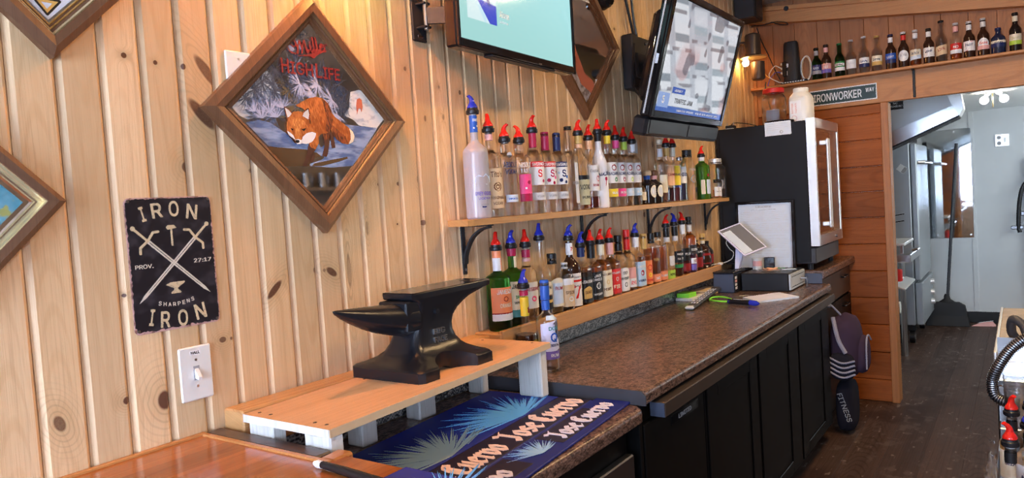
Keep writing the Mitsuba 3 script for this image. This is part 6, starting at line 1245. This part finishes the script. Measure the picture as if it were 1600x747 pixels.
t = thing('kitchen_lamp', 'round ceiling lamp with bare glowing bulbs in the kitchen', 'lamp')
kx, ky, kz = 1.372, 7.0, 2.118
put(t, 'plate', lathe([(0, .045), (.20, .045), (.205, .038), (.195, .022), (.170, .016), (.16, .008), (.09, .004), (0, .004)], 40), 'white_plastic', 40, to_world=move(kx, ky, kz))
for i, (dx, dy) in enumerate(((-.055, -.05), (.075, -.03))):
    b = put(t, 'socket', tube([(kx+dx*.4, ky+dy*.4, kz), (kx+dx*.75, ky+dy*.75, kz-.022)], .016, 12), 'white_plastic', 40)
    put(b, 'bulb', trimesh.creation.icosphere(3, .032), 'white_plastic', True, to_world=move(kx+dx, ky+dy, kz-.058), emitter=glow(BULB_KITCHEN))
put(t, 'pull', tube([(kx+.002, ky-.06, kz-.01), (kx+.002, ky-.06, kz-.12)], .005, 8), 'brass_pale', 40)
t = thing('hanging_hose', 'black hose and fittings hanging at the right edge of the kitchen wall', 'hose')
hx = 1.575
put(t, 'hose', tube(spline([(hx+.12, 8.46, 1.45), (hx-.01, 8.45, 1.36), (hx-.055, 8.45, 1.20), (hx-.07, 8.45, .97), (hx-.06, 8.45, .90)], 8), .018, 10), 'black_plastic', 40); put(t, 'valve', cat([bx(hx-.13, hx-.03, 8.44, 8.47, .93, .965, .006), bx(hx-.05, hx+.06, 8.44, 8.50, 1.06, 1.10, .006)]), 'steel_dark')
put(t, 'pipe', cyl((hx+.03, 8.50, .2), (hx+.03, 8.50, 1.6), .03, n=14), 'black_matte')

# ---------------------------------------------------------------- right edge: back of the front bar
t = thing('work_counter', 'tan topped work counter with a white metal edge at the right side', 'counter')
put(t, 'top', bx(1.452, 2.1, 3.25, 4.36, .765, .800, .004), 'counter_tan'); put(t, 'edge', bx(1.442, 1.4525, 3.25, 4.37, .755, .803, .003), 'steel_white'); put(t, 'body', bx(1.49, 2.1, 3.27, 4.34, .0, .764), 'black_cabinet')
t = thing('sink_unit', 'stainless steel bar sink unit at the right edge below the hose', 'sink')
put(t, 'rim', bx(1.450, 2.1, 2.96, 3.245, .742, .770, .006), 'steel'); put(t, 'front', bx(1.458, 2.09, 2.985, 2.998, .42, .741, .004), 'steel'); put(t, 'side', bx(1.458, 1.468, 2.998, 3.235, .42, .741, .004), 'steel')
put(t, 'splash', bx(1.455, 2.1, 3.2455, 3.2495, .745, .86), 'steel')
t = thing('faucet', 'dark curved faucet spout behind the ribbed hose', 'faucet')
put(t, 'spout', tube(spline([(1.53, 3.36, .816), (1.50, 3.36, .86), (1.505, 3.33, .915), (1.535, 3.30, .90), (1.55, 3.28, .86)], 8), .016, 12), 'charcoal', 40); put(t, 'base', cyl((1.53, 3.36, .8005), (1.53, 3.36, .8155), .03, n=16), 'steel')
t = thing('ribbed_hose', 'black and chrome ribbed flexible hose arching at the right edge', 'hose')
hp = spline([(1.66, 2.62, 1.00), (1.575, 2.62, .993), (1.515, 2.61, .955), (1.475, 2.60, .895), (1.458, 2.60, .845), (1.464, 2.59, .806), (1.490, 2.58, .792), (1.53, 2.57, .790)], 14)
hp = EYE+(hp-EYE)*1.10
put(t, 'core', tube(hp, .0158, 12), 'black_plastic', 40)
s_ = np.cumsum(np.r_[0, np.linalg.norm(np.diff(hp, axis=0), axis=1)]); rib = []
for q in np.arange(0, s_[-1], .0075):
    p = np.array([np.interp(q, s_, hp[:, j]) for j in range(3)]); p2 = np.array([np.interp(q+.0028, s_, hp[:, j]) for j in range(3)])
    if np.linalg.norm(p2-p) > 1e-5: rib.append(cyl(p, p2, .0188, n=14))
put(t, 'rib', cat(rib), 'steel_dark', 40); labels['ribbed_hose__rib'] = {'kind': 'stuff'}
t = thing('front_bar', 'dark red brown back panel of the front bar at the lower right', 'bar')
put(t, 'panel', bx(1.515, 2.1, 1.2, 2.95, .0, .495, .004), 'room_wood'); put(t, 'speed_rail', cat([bx(1.458, 1.62, 2.0, 2.94, .497, .504, .002), bx(1.458, 1.463, 2.0, 2.94, .504, .56, .002)]), 'steel')
for i, (x, y, c, lq, lb, desc) in enumerate(((1.503, 2.62, 'red', 'liquid_clear', 'cream', 'clear bottle with a red spout farthest back in the steel rail'), (1.545, 2.50, 'blue', 'liquid_clear', 'silver_ink', 'clear bottle with a blue spout in the steel rail'), (1.503, 2.32, 'red', 'liquid_gold', 'tan', 'nearest red-spouted bottle in the steel rail'), (1.550, 2.70, 'blue', 'liquid_clear', 'gold', 'blue-spouted bottle behind the others in the steel rail'), (1.573, 2.36, 'blue', 'liquid_dark', 'yellow', 'dark bottle with a yellow label and blue spout in the steel rail'))):
    bottle('rail_bottle', desc, x, y, .5045, .033, .155, .185, .0135, .250, 'glass_clear', lq, .5, ('spout', c), [L(I+lb, .05, .135, half=80), X_('MIX', I+'navy', .10, .014, .03, lay=1), N_(I+'black', .192, .220)], face=-100, rot=[-60, 30, 200, 0, -30][i])
t = thing('cup_stack', 'stack of clear plastic cups by the ribbed hose', 'cups')
for i in range(5): put(t, 'cup', shift(lathe([(.026, 0), (.036, .115), (.038, .115), (.038, .118), (.035, .118), (.024, .002)], 24), 1.515, 2.80, .660+.012*i), 'glass_clear', 40)
put(t, 'tray', bx(1.466, 1.56, 2.755, 2.845, .5045, .6595, .004), 'steel_dark')
t = thing('plastic_wrap', 'crumpled clear plastic wrap hanging on the edge of the steel rail', 'plastic wrap')
rw = np.random.RandomState(4)
for i in range(5):
    m = trimesh.creation.icosphere(2, 1.0); v = m.vertices; nz = meshkit.fbm(v*2.3+i*5, 3, i)
    m.vertices = v*(.45+1.1*nz[:, None])*np.array([.012, .035, .040])+np.array([1.449+.003*rw.rand(), 2.26+.09*i, .60+.05*rw.rand()])
    put(t, 'film', m, 'glass_clear')

# ---------------------------------------------------------------- bags at the cabinet end
t = thing('backpack', 'plum backpack with striped pocket hanging on the cabinet end', 'backpack')
bx0, by0, bz0 = .672, 4.60, .52
def pillow(cx, cy, cz, rx, ry, rz, p=2.6, n=28):
    rr = []
    for q in np.linspace(-1, 1, 15):
        s = max(1e-3, (1-abs(q)**p))**(1/p); a = np.arange(n)/n*2*math.pi
        k_ = (np.abs(np.cos(a))**p+np.abs(np.sin(a))**p)**(-1/p)
        rr.append(np.stack([cx+rx*s*k_*np.cos(a), cy+ry*s*k_*np.sin(a), np.full(n, cz+rz*q)], 1))
    return loft(rr)
put(t, 'sack', pillow(bx0, by0, bz0, .085, .135, .195), 'fabric_plum', 40); put(t, 'front_pocket', pillow(bx0+.075, by0+.02, bz0-.05, .045, .10, .115), 'fabric_plum', 40)
put(t, 'side_pocket', pillow(bx0-.005, by0-.125, bz0-.10, .070, .03, .085), 'fabric_dark', 40)
for i in range(4): put(t, 'stripe', tube(spline([(bx0-.075, by0-.150, bz0-.045-.028*i), (bx0, by0-.160, bz0-.075-.028*i), (bx0+.068, by0-.150, bz0-.06-.026*i)], 6), .006, 8), 'fabric_stripe', 40)
put(t, 'zip', tube(spline([(bx0+.116, by0-.075, bz0-.12), (bx0+.118, by0-.07, bz0+.03), (bx0+.114, by0+.02, bz0+.062), (bx0+.116, by0+.10, bz0+.02)], 6), .005, 8), 'fabric_stripe', 40)
put(t, 'shoulder_strap', tube(spline([(bx0-.05, by0-.10, bz0+.18), (bx0-.02, by0-.135, bz0+.06), (bx0+.02, by0-.145, bz0-.02)], 6), .012, 8), 'fabric_stripe', 40)
put(t, 'hang_loop', tube(spline([(bx0-.02, by0-.03, bz0+.185), (bx0-.055, by0-.06, bz0+.235), (bx0-.075, by0-.075, bz0+.255), (bx0-.072, by0-.085, bz0+.24)], 6), .006, 8), 'fabric_stripe', 40)
solid('coat_hook', tube(spline([(.576, 4.525, .80), (.60, 4.525, .79), (.606, 4.525, .765), (.598, 4.522, .752), (.59, 4.52, .768)], 6), .004, 8), 'steel_dark', 'small steel hook holding the backpack', 'hook', smooth=40)
t = thing('tote_bag', 'black lettered tote bag hanging below the backpack', 'bag')
put(t, 'sack', pillow(.660, 4.62, .160, .055, .125, .155, 3.2), 'fabric_dark', 40)
put(t, 'lettering', onto(turn(text('FITNESS', .028, .17, .0008), -72), (.668, 4.482, .175), (1, -.05, 0), (0, 0, 1)), 'ink_grey')
# opposite side of the room (seen only in the mirrors)
t = thing('mug_shelf', 'dark wooden shelf with beer mugs on the opposite wall', 'shelf')
put(t, 'board', bx(3.22, 3.399, 3.3, 5.2, 1.70, 1.73, .004), 'room_wood')
for i in range(9):
    y = 3.45+.17*i
    t = thing('beer_mug', f'{["pewter","grey"][i%2]} beer mug, number {["one","two","three","four","five","six","seven","eight","nine"][i]} along the opposite shelf', 'mug', 'mugs on the opposite shelf')
    put(t, 'mug', lathe([(0, 0), (.048, 0), (.052, .01), (.044, .07), (.046, .12), (.042, .12), (.040, .01), (0, .008)], 24), 'steel_dark', 40, to_world=move(3.30, y, 1.7305))
    put(t, 'handle', tube(spline([(3.257, y, 1.83), (3.225, y, 1.82), (3.228, y, 1.77), (3.252, y, 1.755)], 6), .007, 8), 'steel_dark', 40)
